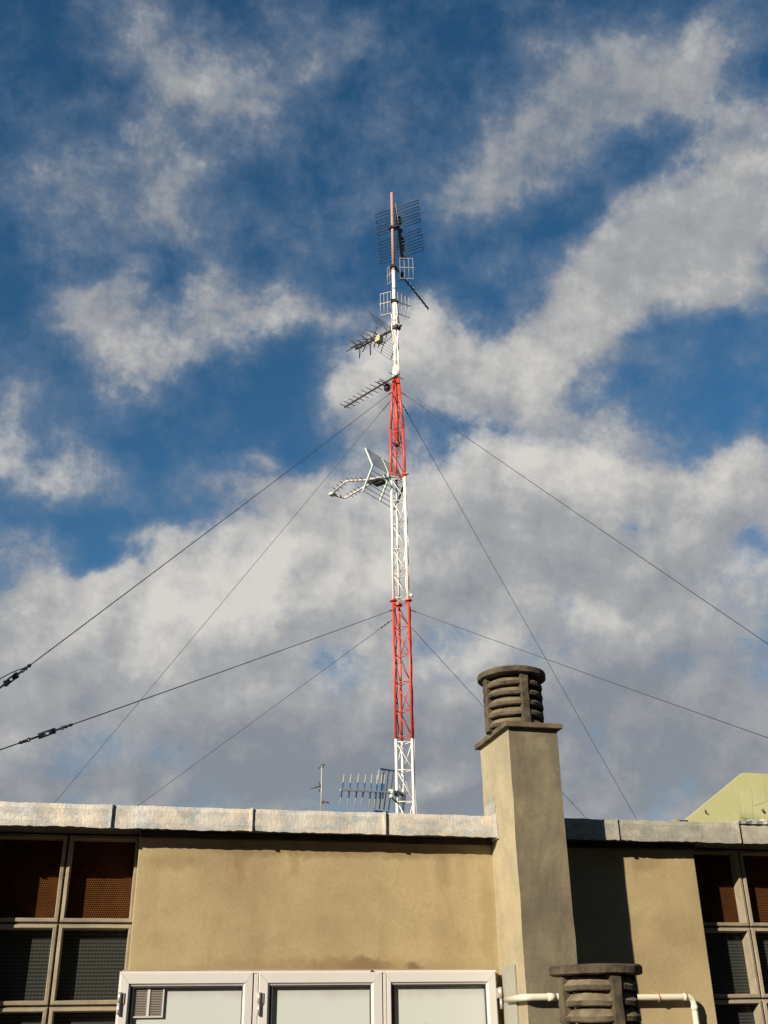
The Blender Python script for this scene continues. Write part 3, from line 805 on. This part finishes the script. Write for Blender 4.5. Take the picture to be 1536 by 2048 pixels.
# ------------------------------------------------------------------ the mast
MX, MY = 3.627, 14.0
AZ = math.atan2(MX, MY)
VA = Vector((math.cos(AZ), -math.sin(AZ), 0))
VB = Vector((math.sin(AZ), math.cos(AZ), 0))
AXX = lambda y: 782.0 + (811.0 - 782.0) * (y - 390.0) / (1625.0 - 390.0)
def zm(y): return aty(AXX(y), y, MY).z
MC = Vector((MX, MY, 0))
MAST = thing('lattice_mast', 'tall red and white three-legged lattice mast carrying television aerials', 'mast', (MX, MY, 2.58))
LEGS = [(-0.114, -0.063), (0.114, -0.063), (-0.030, 0.127)]
def leg_at(i, z, k_=1.0):
    a_, b_ = LEGS[i]
    return MC + VA * (a_ * k_) + VB * (b_ * k_) + Vector((0, 0, z))
def section(z0, z1, k0, k1, mat, bays, label, rl=(0.0195, 0.0185, 0.017), rb=0.0058):
    br = MB()
    for q in range(bays + 1):
        t0 = q / bays
        za_ = lerp(z0, z1, t0) + (0.04 if q == 0 else (-0.04 if q == bays else 0)); ka = lerp(k0, k1, t0)
        for i in range(3):
            br.tube(leg_at(i, za_, ka), leg_at((i + 1) % 3, za_, ka), rb, 6)
        if q < bays:
            t1 = (q + 1) / bays
            zb_ = lerp(z0, z1, t1) - (0.04 if q == bays - 1 else 0); kb = lerp(k0, k1, t1)
            br.tube(leg_at(1, za_, ka), leg_at(0, zb_, kb), rb, 6)
            br.tube(leg_at(2, za_, ka) if q % 2 else leg_at(1, za_, ka), leg_at(1, zb_, kb) if q % 2 else leg_at(2, zb_, kb), rb, 6)
            br.tube(leg_at(0, za_, ka) if q % 2 else leg_at(2, za_, ka), leg_at(2, zb_, kb) if q % 2 else leg_at(0, zb_, kb), rb, 6)
    sec = br.build('lattice_section', mat, MAST)
    sec['label'] = label
    for i in range(3):
        MB().tube(leg_at(i, z0, k0), leg_at(i, z1, k1), rl[i], 12).build('leg', mat, sec)
    return sec
zA, zB, zC, zD, zE, zF = 2.6, zm(1480), zm(1204), zm(957), zm(862), zm(757)
section(zA, zB, 1, 1, M_WHITE, 6, 'white lowest section of the lattice')
s2 = section(zB + 0.0005, zC - 0.0005, 1, 1, M_RED, 5, 'red lower section of the lattice')
s3 = section(zC + 0.012, zD, 0.97, 0.94, M_WHITE, 5, 'white middle section of the lattice')
s4 = section(zD + 0.0005, zE, 0.94, 0.90, M_RED, 2, 'red section of the lattice under the tapered top')
s5 = section(zE + 0.0005, zF, 0.90, 0.40, M_RED, 3, 'tapered red top of the lattice', rb=0.005)
for i in range(3):
    p = leg_at(i, zC)
    f = MB().lathe(p, [(0.0202, -0.010), (0.054, -0.010), (0.054, -0.001), (0.0202, -0.001)], 18)
    f.lathe(p, [(0.0202, 0.001), (0.052, 0.001), (0.052, 0.009), (0.0202, 0.009)], 18)
    f.build('flange', M_RED, MAST)
AX0 = lambda z: MC + Vector((0, 0, z))
zP = zm(888)
pole = MB().tube(AX0(zP), AX0(zF + 0.02), 0.029, 14).build('inner_pole', M_RED, MAST)
f = MB().lathe(AX0(zP), [(0.0, -0.03), (0.045, -0.03), (0.055, -0.005), (0.055, 0.02), (0.037, 0.03), (0.0, 0.03)], 14)
for i in range(3):
    f.tube(AX0(zP), leg_at(i, zP, 0.91), 0.012, 6)
f.build('pole_clamp', M_DARK, MAST)
f = MB().lathe(AX0(0), [(0.032, zF + 0.001), (0.060, zF + 0.001), (0.058, zF + 0.09), (0.046, zF + 0.20), (0.0335, zF + 0.27)], 14, True)
f.build('collar', M_WHITE, MAST)
for i in range(3):
    MB().tube(leg_at(i, zF + 0.0005, 0.40), leg_at(i, zF + 0.22, 0.26), 0.0175, 10).build('leg_end', M_WHITE, MAST)
zG, zH = zm(541), zm(386)
MB().path([AX0(zF + 0.021), AX0(zm(640)), AX0(zG)], 0.033, 14, [0.033, 0.032, 0.030]).build('pole', M_WHITE, MAST)
MB().tube(AX0(zG + 0.0005), AX0(zH), 0.028, 14).lathe(AX0(zG), [(0.0, 0.001), (0.036, 0.001), (0.036, 0.03), (0.0285, 0.045), (0.0, 0.045)], 14).build('pole', M_RUST, MAST)
# feeder cables tied to the mast
def wander(z0, z1, a0, a1, b_, n=26, amp=0.010):
    pts = []
    for i in range(n + 1):
        t_ = i / n
        pts.append(AX0(lerp(z0, z1, t_)) + VA * (lerp(a0, a1, t_) + amp * math.sin(i * 1.31 + z0)) + VB * (b_ + amp * 0.6 * math.cos(i * 0.9)))
    return pts
MB().path(wander(2.62, zB, 0.139, 0.139, -0.05, 14, 0.005), 0.009, 7).build('cable', M_WHITE, MAST)
MB().path(wander(zB + 0.001, zC - 0.1, 0.137, 0.137, -0.05, 22, 0.005), 0.008, 7).build('cable', M_RED, MAST)
MB().path(wander(zB + 0.01, zC - 0.05, -0.082, -0.082, -0.03, 30, 0.006), 0.007, 7).build('cable', M_BLACK, MAST)
MB().path(wander(zC + 0.03, zD, 0.130, 0.124, -0.055, 22, 0.007), 0.009, 7).build('cable', M_WHITE, MAST)
MB().path(wander(zD + 0.001, zE + 0.4, 0.124, 0.085, -0.055, 16, 0.006), 0.008, 7).build('cable', M_RED, MAST)
MB().path(wander(zC + 0.03, zD, 0.088, 0.080, -0.03, 22, 0.006), 0.007, 7).build('cable', M_WHITE, MAST)
MB().path(wander(zD + 0.001, zF, 0.078, 0.026, -0.03, 18, 0.006), 0.007, 7).build('cable', M_RED, MAST)
MB().path(wander(zF + 0.05, zm(600), 0.050, 0.040, -0.02, 20, 0.009), 0.011, 7).build('cable', M_WHITE, MAST)
MB().path(wander(zm(735), zm(660), 0.048, 0.046, -0.03, 8, 0.012), 0.012, 7).build('cable', M_WHITE, MAST)
MB().path(wander(zm(690), zm(630), -0.030, -0.052, -0.04, 8, 0.010), 0.009, 7).build('cable', M_WHITE, MAST)
MB().path(wander(zm(757), zm(890), -0.02, 0.05, -0.05, 12, 0.012), 0.007, 7).build('cable', M_BLACK, MAST)
# white insulator knob on the flange, straps round the pole
p = leg_at(1, zC + 0.08, 0.97) + VA * 0.05
f = MB().lathe(p, [(0.0, -0.02), (0.022, -0.018), (0.028, 0.0), (0.022, 0.018), (0.0, 0.02)], 12, True).tube(p, p - VA * 0.05, 0.009, 6)
f.build('insulator', M_WHITE, MAST)
for yy in (578, 600, 642, 667, 720):
    f = MB().lathe(AX0(zm(yy)), [(0.032, -0.010), (0.037, -0.010), (0.037, 0.010), (0.032, 0.010)], 14)
    f.build('strap', M_RUST if yy in (578, 642) else M_WHITE, MAST)

# ------------------------------------------------------------------ guy wires
AN = {'fl': Vector((-1.386, 5.62, 2.60)), 'fr': Vector((5.698, 5.62, 2.60))}
dl, dr = ray(-162, 1929), ray(1431, 1917)
AN['bl'] = EYE + dl * ((2.585 - 1.6) / dl.z)
AN['br'] = EYE + dr * ((2.585 - 1.6) / dr.z)
def guy(start, end, label, r_=0.0040, sag=0.012, tb=None, tail_on=False):
    start, end = Vector(start), Vector(end)
    g = thing('guy_wire', label, 'guy wire', tuple(end), 'steel guy wires bracing the mast')
    L = (end - start).length; d = (end - start).normalized()
    def pt(t_):
        return lerp(start, end, t_) - Vector((0, 0, 4 * sag * t_ * (1 - t_)))
    n_ = 24
    if tb is None:
        MB().path([pt(i / n_) for i in range(n_ + 1)], r_, 6).build('cable', M_WIRE, g)
    else:
        t0, t1 = tb
        MB().path([pt(t0 * i / n_) for i in range(n_ + 1)], r_, 6).build('cable', M_WIRE, g)
        MB().path([pt(lerp(t1, 1, i / 6)) for i in range(7)], r_, 6).build('cable', M_WIRE, g)
        A_, B_ = pt(t0), pt(t1)
        dd = (B_ - A_).normalized(); ln = (B_ - A_).length
        s_ = dd.cross(Vector((0, 0, 1))).normalized(); u_ = s_.cross(dd).normalized()
        def P(f_): return A_ + dd * (ln * f_)
        w_ = 0.013
        sd = u_
        bo = MB()
        bo.tube(P(0.38) + sd * w_, P(0.62) + sd * w_, 0.0060, 8).tube(P(0.38) - sd * w_, P(0.62) - sd * w_, 0.0060, 8)
        for f_ in (0.375, 0.625):
            bo.obox(P(f_), dd * 0.011, u_ * 0.018, s_ * 0.009)
        bo.tube(P(0.24), P(0.46), 0.0068, 8).tube(P(0.54), P(0.80), 0.0068, 8)
        bo.torus(P(0.21), s_, 0.014, 0.0055, 14, 6, dd, 0.7).torus(P(0.835), s_, 0.015, 0.0055, 14, 6, dd, 0.7)
        bo.tube(P(0.19), P(0.0), 0.0062, 6).tube(P(0.86), P(1.0), 0.0062, 6)
        for f_ in (0.05, 0.14, 0.90, 0.965):
            bo.obox(P(f_), dd * 0.008, u_ * 0.009, s_ * 0.009)
        bo.build('turnbuckle', M_BLACK, g)
        tail = [P(0.1), P(0.3) + u_ * 0.020 + s_ * 0.02, P(0.62) + u_ * 0.035 + s_ * 0.03, P(1.0) + u_ * 0.018 + s_ * 0.02, P(1.2)]
        if tail_on: MB().path(rounded(tail, 0.04, 5), 0.0035, 6).build('wire_tail', M_WIRE, g)
    ey = MB().torus(end, (1, 0, 0.2), 0.03, 0.008, 14).tube(end, end - Vector((0, 0, 0.03)), 0.012, 6)
    ey.build('anchor_eye', M_DARK, g)
    for f_ in (0.10, 0.16, 0.22):
        o1 = d.orthogonal().normalized()
        MB().obox(start + d * f_, d * 0.016, o1 * 0.008, d.cross(o1) * 0.008).build('wire_grip', M_WIRE, g)
    return g
S = lambda i, y, k_: leg_at(i, zm(y), k_)
def frac(start, end, px):                      # where along the wire it passes the picture column px
    best = min(range(0, 2001), key=lambda i: abs(proj(lerp(start, end, i / 2000.0)) - px))
    return best / 2000.0
def proj(p):
    d = p - EYE
    return 768 + 2057 * d.dot(AX_R) / d.dot(AX_F)
s_ul, s_ll = S(0, 786, 0.6), S(0, 1222, 1.0)
guy(s_ul, AN['fl'], 'upper front guy wire running down left to a turnbuckle at the left picture edge', tb=(frac(s_ul, AN['fl'], 62), frac(s_ul, AN['fl'], -20)), tail_on=True)
guy(s_ll, AN['fl'], 'lower front guy wire running left with a turnbuckle seen whole against the clouds', tb=(frac(s_ll, AN['fl'], 146), frac(s_ll, AN['fl'], 38)))
guy(S(0, 800, 0.62), AN['bl'], 'upper rear guy wire dropping steeply left to the far left of the roofline')
guy(S(0, 1240, 1.0), AN['bl'], 'lower rear guy wire dropping left behind the second metal roof edge panel')
guy(S(1, 786, 0.6), AN['fr'], 'upper front guy wire sloping right above the chimney to the right picture edge')
guy(S(1, 1222, 1.0), AN['fr'], 'lower front guy wire sloping gently right just above the chimney pot')
guy(S(1, 806, 0.64), AN['br'], 'upper rear guy wire dropping steeply right, crossing the sky beside the chimney')
guy(S(2, 1222, 1.0), AN['br'], 'lower rear guy wire passing behind the tall chimney pot to the roof on the right')

# ------------------------------------------------------------------ aerials
GA = 'television aerials bolted to the mast'
def perp(d): return Vector((-d.y, d.x, 0)).normalized()

# twin grid panel aerial at the top of the pole
z0 = zm(456)
AE = thing('panel_aerial', 'dark twin grid panel aerial behind the rusty top of the mast', 'aerial', (MX, MY, z0), GA)
Lp, Rp = atz(756.2, 480.5, z0), atz(841.8, 451.5, z0)
ev = (Rp - Lp).normalized(); wid = (Rp - Lp).length
TL, BL = atp(751, 430, Lp, ev), atp(761.3, 528.5, Lp, ev)
ys = [430, 480, 540, 585, 645, 690, 745, 795, 910, 960, 1010, 1070, 1120, 1170, 1215, 1275]
for g_ in range(4):
    gr = MB()
    ps = []
    for q in ys[g_ * 4:g_ * 4 + 4]:
        p = lerp(TL, BL, (q - 430) / 845.0); ps.append(p)
        gr.tube(p, p + ev * wid, 0.0072, 6)
    gr.tube(ps[0], ps[-1], 0.0065, 6).tube(ps[0] + ev * wid, ps[-1] + ev * wid, 0.0065, 6)
    gr.build('reflector_grid', M_BLACK, AE)
mid = ev * (wid * 0.49)
dn = (BL - TL).normalized()
nb_ = ev.cross(dn).normalized()
if nb_.dot(AX_R) < 0: nb_ = -nb_
MB().bar(TL + mid - dn * 0.08, BL + mid + dn * 0.02, 0.03, 0.03, ev).bar(TL + mid + nb_ * 0.07 + dn * 0.14, BL + mid + nb_ * 0.07, 0.022, 0.022, ev).build('spine', M_DARK, AE)
tdn = (BL - TL).length
for t_, s_ in ((0.17, 0.036), (0.25, 0.03), (0.42, 0.034), (0.60, 0.055), (0.72, 0.038), (0.80, 0.026), (0.96, 0.034)):
    c_ = TL + mid + dn * (tdn * t_) + nb_ * 0.105
    bx = MB().obox(c_, ev * s_ * 0.8, dn * s_ * 0.9, nb_ * 0.035)
    bx.tube(c_ - ev * 0.10, c_ + ev * 0.10, 0.006, 6)
    bx.build('dipole_box', M_BLACK, AE, bevel=0.006)
arm = MB().bar(AX0(z0) + VB * 0.04 - VA * 0.02, TL + mid + dn * (tdn * 0.40), 0.045, 0.045)
arm.obox(AX0(z0), VA * 0.055, VB * 0.05, (0, 0, 0.022)).tube(AX0(z0) - VA * 0.10, AX0(z0) + VA * 0.06, 0.014, 6)
arm.build('mounting_arm', M_BLACK, AE, bevel=0.004)
MB().path([TL + mid + dn * (tdn * 0.6) + nb_ * 0.1, TL + mid + dn * (tdn * 0.82) - ev * 0.07, AX0(zm(480)) + VA * 0.08, AX0(zm(470)) + VA * 0.03], 0.006, 6).build('cable', M_BLACK, AE)

def corner_yagi(name, label, z0, apex, lw, rw, tops, bots, tip, mat_rod, mat_bar, mat_boom, dirs, hook):
    ae = thing('corner_aerial', label, 'aerial', (MX, MY, z0), GA)
    A0 = atz(*apex, z0)
    for (a_, b_), (top, bot), fr_ in ((lw, (tops[0], bots[0]), (0.08, 0.36, 0.64, 0.92)), (rw, (tops[1], bots[1]), (0.08, 0.36, 0.64, 0.92))):
        P_, Q_ = atz(*a_, z0), atz(*b_, z0)
        hu = aty(a_[0], top, P_.y).z - z0; hd = z0 - aty(a_[0], bot, P_.y).z
        up, dnv = Vector((0, 0, hu)), Vector((0, 0, -hd))
        pn = MB()
        pn.bar(P_, Q_, 0.017, 0.017)
        p1, q1 = lerp(P_, Q_, 0.06), lerp(P_, Q_, 0.94)
        pn.bar(p1 + up, q1 + up, 0.012, 0.012).bar(p1 + dnv, q1 + dnv, 0.012, 0.012)
        rp = pn.build('reflector_frame', mat_bar, ae)
        for t_ in fr_:
            c_ = lerp(P_, Q_, t_)
            MB().tube(c_ + dnv, c_ + up, 0.0052, 6).build('reflector_rod', mat_rod, rp)
    T_ = Vector(tip) if len(tip) == 3 else atz(*tip, z0)
    bm_ = MB().bar(AX0(z0) + VB * 0.02, A0, 0.035, 0.035).bar(A0, T_, 0.024, 0.024)
    bm_.obox(AX0(z0), VA * 0.06, VB * 0.055, (0, 0, 0.024))
    bm_.build('boom', mat_boom, ae)
    for q in range(dirs):
        t_ = 0.22 + 0.76 * q / (dirs - 1)
        c_ = lerp(A0, T_, t_)
        MB().tube(c_ - Vector((0, 0, 0.062)), c_ + Vector((0, 0, 0.062)), 0.0062, 6).build('director', mat_rod, ae)
    c_ = lerp(A0, T_, 0.16)
    MB().obox(c_, VA * 0.030, VB * 0.035, (0, 0, 0.055)).tube(c_ - Vector((0, 0, 0.11)), c_ + Vector((0, 0, 0.10)), 0.008, 6).build('dipole_box', M_BLACK, ae, bevel=0.006)
    MB().path(rounded([c_ - Vector((0, 0, 0.05)), c_ + VA * (-0.05) - Vector((0, 0, 0.14)), c_ + VA * (-0.12) - Vector((0, 0, 0.10)), AX0(z0) + VA * 0.06 + Vector((0, 0, -0.02))], 0.04, 5), 0.005, 6).build('cable', M_BLACK, ae)
    return ae
corner_yagi('b', 'silver corner reflector aerial just below the grid panel, dark boom slanting down right', zm(534), (793.5, 538),
            ((774, 553.5), (788, 542)), ((797.5, 535), (828.5, 536.3)), (538, 516.3), (570, 556.3), (856.8, 617.7), M_ALUD, M_ALUD, M_BLACK, 9, None)
zc_ = zm(603)
away = (atz(795, 603, zc_) + VB * 0.62 + VA * 0.02)
corner_yagi('c', 'silver corner reflector aerial with two wings spread either side of the white pole', zc_, (789, 603),
            ((759, 609), (784, 603)), ((793.8, 602), (820, 612.6)), (589, 584), (631.5, 626), (away.x, away.y, zc_), M_ALU, M_ALUD, M_BLACK, 5, None)

# X-director aerial pointing left
z0 = zm(657)
AE = thing('directional_aerial', 'dark long aerial with X shaped directors and mesh reflector pointing left', 'aerial', (MX, MY, z0), GA)
R0, T0 = atz(792, 656, z0), atz(712.5, 697, z0)
bd_ = (T0 - R0).normalized(); bl = (T0 - R0).length
e1 = perp(bd_)
if e1.dot(AX_R) > 0: e1 = -e1                 # e1 points left in the picture
MB().bar(R0 - bd_ * 0.12, T0 + bd_ * 0.02, 0.034, 0.034).obox(R0, bd_ * 0.06, e1 * 0.06, (0, 0, 0.03)).build('boom', M_DARK, AE)
up = Vector((0, 0, 1))
for q in range(5):
    c_ = R0 + bd_ * (bl * (0.45 + 0.13 * q)) + up * 0.02
    x = MB()
    for se in (-1, 1):
        for sz in (-1, 1):
            k_l = random.uniform(0.75, 1.15) * (0.6 if se < 0 and sz < 0 and q % 2 else 1.0)
            mid_ = c_ + e1 * (se * 0.07) + up * (sz * 0.035)
            x.path([c_ + up * (sz * 0.012), mid_, c_ + e1 * (se * 0.19 * k_l) + up * (sz * random.uniform(0.07, 0.16) * k_l) + bd_ * random.uniform(0.05, 0.14)], 0.0098, 6)
    x.obox(c_, bd_ * 0.02, e1 * 0.03, up * 0.022)
    x.build('director', M_DARK, AE)
c_ = R0 + bd_ * (bl * 0.42) - up * 0.06
MB().obox(c_, bd_ * 0.055, e1 * 0.06, up * 0.065).build('junction_box', M_BEIGE, AE, bevel=0.012)
MB().path(rounded([c_ - up * 0.05, c_ - up * 0.16 - bd_ * 0.08, R0 + bd_ * 0.1 - up * 0.12, R0 - up * 0.05], 0.05, 5), 0.007, 6).build('cable', M_BLACK, AE)
Q0 = R0 + bd_ * (bl * 0.22)
for sz, nm in ((1, 6), (-1, 6)):
    g = MB()
    dv = (bd_ * 0.42 + up * (sz * 0.9)).normalized()
    base = Q0 + up * (sz * 0.03)
    for s_ in (-0.27, 0.0, 0.27):
        g.bar(base + e1 * s_, base + e1 * s_ + dv * 0.36, 0.012, 0.010, e1)
    for q in range(8):
        c2 = base + dv * (0.36 * q / 7.0)
        g.tube(c2 - e1 * 0.32, c2 + e1 * 0.32, 0.0024, 5)
    g.build('reflector_grid', M_DARK, AE)

# slim yagi aerial below it
z0 = zm(764)
AE = thing('yagi_aerial', 'slim dark yagi aerial of ten short rods pointing down left at the tapered top', 'aerial', (MX, MY, z0), GA)
T0, R0 = atz(690.5, 813.5, z0), atz(790.5, 752.8, z0)
bd_ = (T0 - R0).normalized(); bl = (T0 - R0).length
e1 = (atz(680.3, 809, z0) - atz(701.7, 818, z0)); hl = e1.length / 2; e1.normalize()
MB().bar(R0 - bd_ * 0.10, T0 + bd_ * 0.02, 0.022, 0.022).build('boom', M_DARK, AE)
for q in range(10):
    c_ = R0 + bd_ * (bl * (1.0 - 0.0905 * q))
    h_ = hl * (1 + 0.02 * q)
    MB().tube(c_ - e1 * h_ + up * 0.012, c_ + e1 * h_ + up * 0.012, 0.0068, 6).build('director', M_DARK, AE)
c_ = R0 - bd_ * 0.02
MB().tube(c_ - e1 * hl * 1.35, c_ + e1 * hl * 1.35, 0.0075, 6).build('reflector_rod', M_DARK, AE)
c_ = atz(772.5, 767, z0)
MB().path(rounded([c_ - e1 * 0.02, c_ + e1 * 0.14, c_ + e1 * 0.14 + bd_ * 0.07, c_ - e1 * 0.14 + bd_ * 0.07, c_ - e1 * 0.14, c_ - e1 * 0.03], 0.03, 5), 0.008, 8).build('folded_dipole', M_DARK, AE)
c_ = atz(774, 771, z0) - up * 0.04
MB().lathe(c_, [(0.0, -0.06), (0.045, -0.055), (0.055, -0.03), (0.055, 0.03), (0.04, 0.055), (0.0, 0.06)], 14, True).build('junction_box', M_BLACK, AE)
MB().path(rounded([c_ - up * 0.04, c_ - bd_ * 0.07 - up * 0.06, AX0(z0 - 0.12) - VA * 0.03], 0.03, 5), 0.006, 6).build('cable', M_BLACK, AE)

# hexagonal loop aerial with corner grid
z0 = zm(957)
AE = thing('loop_aerial', 'pale green aerial with hexagonal twin boom loop and slanted grid reflector pointing left', 'aerial', (MX, MY, z0), GA)
def F(x_, y_): return atz(640 + x_ / 6.982, 870 + y_ / 6.982, z0)
apexc = F(950, 570)
arm1 = [F(175, 815), F(372, 640), F(640, 630), F(930, 578)]
arm2 = [F(185, 838), F(352, 884), F(600, 735), F(720, 672), F(905, 600)]
for a_ in (arm1, arm2):
    MB().path(rounded(a_, 0.05, 5), 0.0165, 8).build('boom', M_PINK, AE)
tipm = (arm1[0] + arm2[0]) / 2
bd_ = (tipm - apexc).normalized()
A_, B_ = atz(745.5, 931.2, z0), atz(779, 952, z0)
ev = (B_ - A_); sp_ = ev.length; ev.normalize()
MB().obox(tipm + bd_ * 0.01, bd_ * 0.045, ev * 0.05, up * 0.022).build('tip_bracket', M_MINT, AE, bevel=0.01)
for a_, fr_ in ((arm1, [(0, 1, 0.25), (0, 1, 0.5), (0, 1, 0.75), (1, 2, 0.15), (1, 2, 0.38), (1, 2, 0.6), (1, 2, 0.85)]), (arm2, [(0, 1, 0.35), (0, 1, 0.75), (1, 2, 0.25), (1, 2, 0.45), (1, 2, 0.65), (1, 2, 0.85)])):
    for (i, j, t_) in fr_:
        c_ = lerp(a_[i], a_[j], t_)
        MB().tube(c_ - ev * 0.085 + up * 0.014, c_ + ev * 0.085 + up * 0.014, 0.006, 6).build('director', M_DARK, AE)
dc = F(760, 640)
d_ = MB().obox(dc, bd_ * 0.13, ev * 0.07, up * 0.012)
d_.obox(dc + up * 0.02 + bd_ * 0.05, bd_ * 0.05, ev * 0.045, up * 0.014)
d_.build('dipole_plate', M_MINT, AE, bevel=0.005)
MB().obox(F(830, 645) - up * 0.03, bd_ * 0.09, ev * 0.055, up * 0.03).build('junction_box', M_BLACK, AE, bevel=0.01)
vu, vl = atp(731, 896.3, A_, ev) - A_, atp(725.8, 982.5, A_, ev) - A_
vb = vu.normalized().cross(ev)
for vec, nr, m_ in ((vu, 8, 'u'), (vl, 6, 'l')):
    g = MB()
    for q in range(1, nr + 1):
        c_ = A_ + vec * (q / nr * 0.985)
        g.tube(c_ - ev * 0.005, c_ + ev * (sp_ * 1.95), 0.0055, 6)
    rp = g.build('reflector_grid', M_DARK, AE)
    for s_ in (0.0, 1.0, 1.9):
        MB().bar(A_ + ev * (sp_ * s_), A_ + ev * (sp_ * s_) + vec, 0.026, 0.022, ev).build('grid_bar', M_MINT if s_ < 1.5 else M_DARK, rp)
MB().obox(apexc + bd_ * 0.02, bd_ * 0.05, ev * 0.03, up * 0.04).bar(apexc, AX0(z0) - VB * 0.03, 0.035, 0.03).build('mounting_bracket', M_MINT, AE, bevel=0.01)
f = MB()
for i in (0, 2, 1):
    f.obox(leg_at(i, z0 + 0.05, 0.94), VA * 0.025, VB * 0.025, (0, 0, 0.02))
f.tube(leg_at(0, z0 + 0.05, 0.94), leg_at(2, z0 + 0.05, 0.94), 0.014, 6).tube(leg_at(2, z0 + 0.05, 0.94), leg_at(1, z0 + 0.05, 0.94) + VA * 0.06, 0.012, 6)
f.build('mast_clamp', M_RED, AE)

# blue and silver aerial low on the mast
AE = thing('dipole_aerial', 'blue and silver aerial of upright rods just above the roof edge beside the mast foot', 'aerial', (MX, MY, zm(1588)), GA)
def G(x_, y_, Y_): return aty(660 + x_ / 7.68, 1500 + y_ / 7.68, Y_)
YT, YB = 13.55, 13.98
T0, R0 = G(175, 612, YT), G(1075, 655, YB)
bd_ = (T0 - R0).normalized(); bl = (T0 - R0).length
MB().bar(R0 - bd_ * 0.15, T0 + bd_ * 0.02, 0.022, 0.022).build('boom', M_ALU, AE)
els = [(220, 370, 148, 860, 188, 612), (325, 375, 268, 868, 300, 615), (442, 368, 380, 868, 418, 618), (552, 375, 478, 868, 522, 622), (645, 372, 598, 885, 625, 630), (728, 380, 682, 890, 705, 634), (800, 380, 745, 885, 775, 637)]
for (xa_, ya_, xb_, yb_, xc_, yc_) in els + [(840, 385, 795, 885, 820, 640)]:
    t_ = (xc_ - 175) / 900.0
    Yc_ = lerp(YT, YB, t_)
    pa_, pb_ = G(xa_, ya_, Yc_), G(xb_, yb_, Yc_)
    el = MB().tube(pa_, pb_, 0.0072, 6).build('element', M_ALU, AE)
    MB().tube(lerp(pa_, pb_, 0.27), lerp(pa_, pb_, 0.73), 0.0125, 8).build('sleeve', M_BLUE, el)
g = MB()
rods = [(757, 300, 683, 905), (828, 320, 757, 905), (905, 325, 828, 918), (975, 350, 900, 925)]
for i, (xa_, ya_, xb_, yb_) in enumerate(rods):
    Y_ = 13.84 + 0.06 * i
    g.tube(G(xa_, ya_, Y_), G(xb_, yb_, Y_), 0.0095, 6)
rp = g.build('reflector_grid', M_ALU, AE)
MB().bar(G(765, 290, 13.83), G(1000, 322, 14.03), 0.026, 0.02).build('grid_rail', M_BLUE, rp)
MB().bar(G(680, 935, 13.83), G(900, 958, 14.03), 0.026, 0.02).build('grid_rail', M_BLUE, rp)
jb = G(935, 640, 13.92)
MB().obox(jb, VA * 0.034, VB * 0.03, (0, 0, 0.03)).obox(jb + Vector((0, 0, -0.058)), VA * 0.024, VB * 0.024, (0, 0, 0.026)).build('junction_box', M_MINT, AE, bevel=0.008)
MB().path(rounded([jb, jb + VA * 0.02 - Vector((0, 0, 0.10)), jb + VA * 0.08 - Vector((0, 0, 0.14))], 0.03, 5), 0.012, 6).obox(leg_at(0, zm(1588)), VA * 0.035, VB * 0.035, (0, 0, 0.03)).bar(R0, leg_at(2, zm(1588)), 0.03, 0.03).build('mounting_bracket', M_BLACK, AE)
MB().lathe(leg_at(2, zm(1588)) - Vector((0, 0, 0.02)), [(0.0, -0.07), (0.035, -0.06), (0.045, 0.0), (0.035, 0.06), (0.0, 0.07)], 12, True).build('mast_clamp', M_WHITE, AE)

# small distant aerial
HY = 20.0
p1 = aty(643.5, 1531, HY); p0 = Vector((p1.x, HY, 2.578))
AE = thing('small_aerial', 'thin lone aerial pole standing further back on the roof, left of the mast', 'aerial', tuple(p0))
MB().tube(p0, lerp(p0, p1, 0.72), 0.016, 8).tube(lerp(p0, p1, 0.72), p1, 0.012, 8).build('pole', M_ALU, AE)
x = MB()
for a_, b_ in (((636, 1537.5), (645, 1531)), ((641, 1531), (648, 1534.5)), ((642, 1530), (650, 1529))):
    x.tube(aty(*a_, HY), aty(*b_, HY), 0.010, 6)
x.build('rod', M_DARK, AE)
x = MB()
for a_, b_ in (((621.5, 1577.5), (641, 1572)), ((641, 1571), (637.5, 1564)), ((641, 1573), (638.5, 1583)), ((638, 1572.5), (644, 1572.5))):
    x.tube(aty(*a_, HY), aty(*b_, HY), 0.011, 6)
x.build('rod', M_DARK, AE)
x = MB()
for a_, b_ in (((643, 1604.5), (649, 1604)), ((648, 1603), (658.5, 1606)), ((646, 1601), (646, 1608))):
    x.tube(aty(*a_, HY), aty(*b_, HY), 0.011, 6)
x.build('rod', M_DARK, AE)
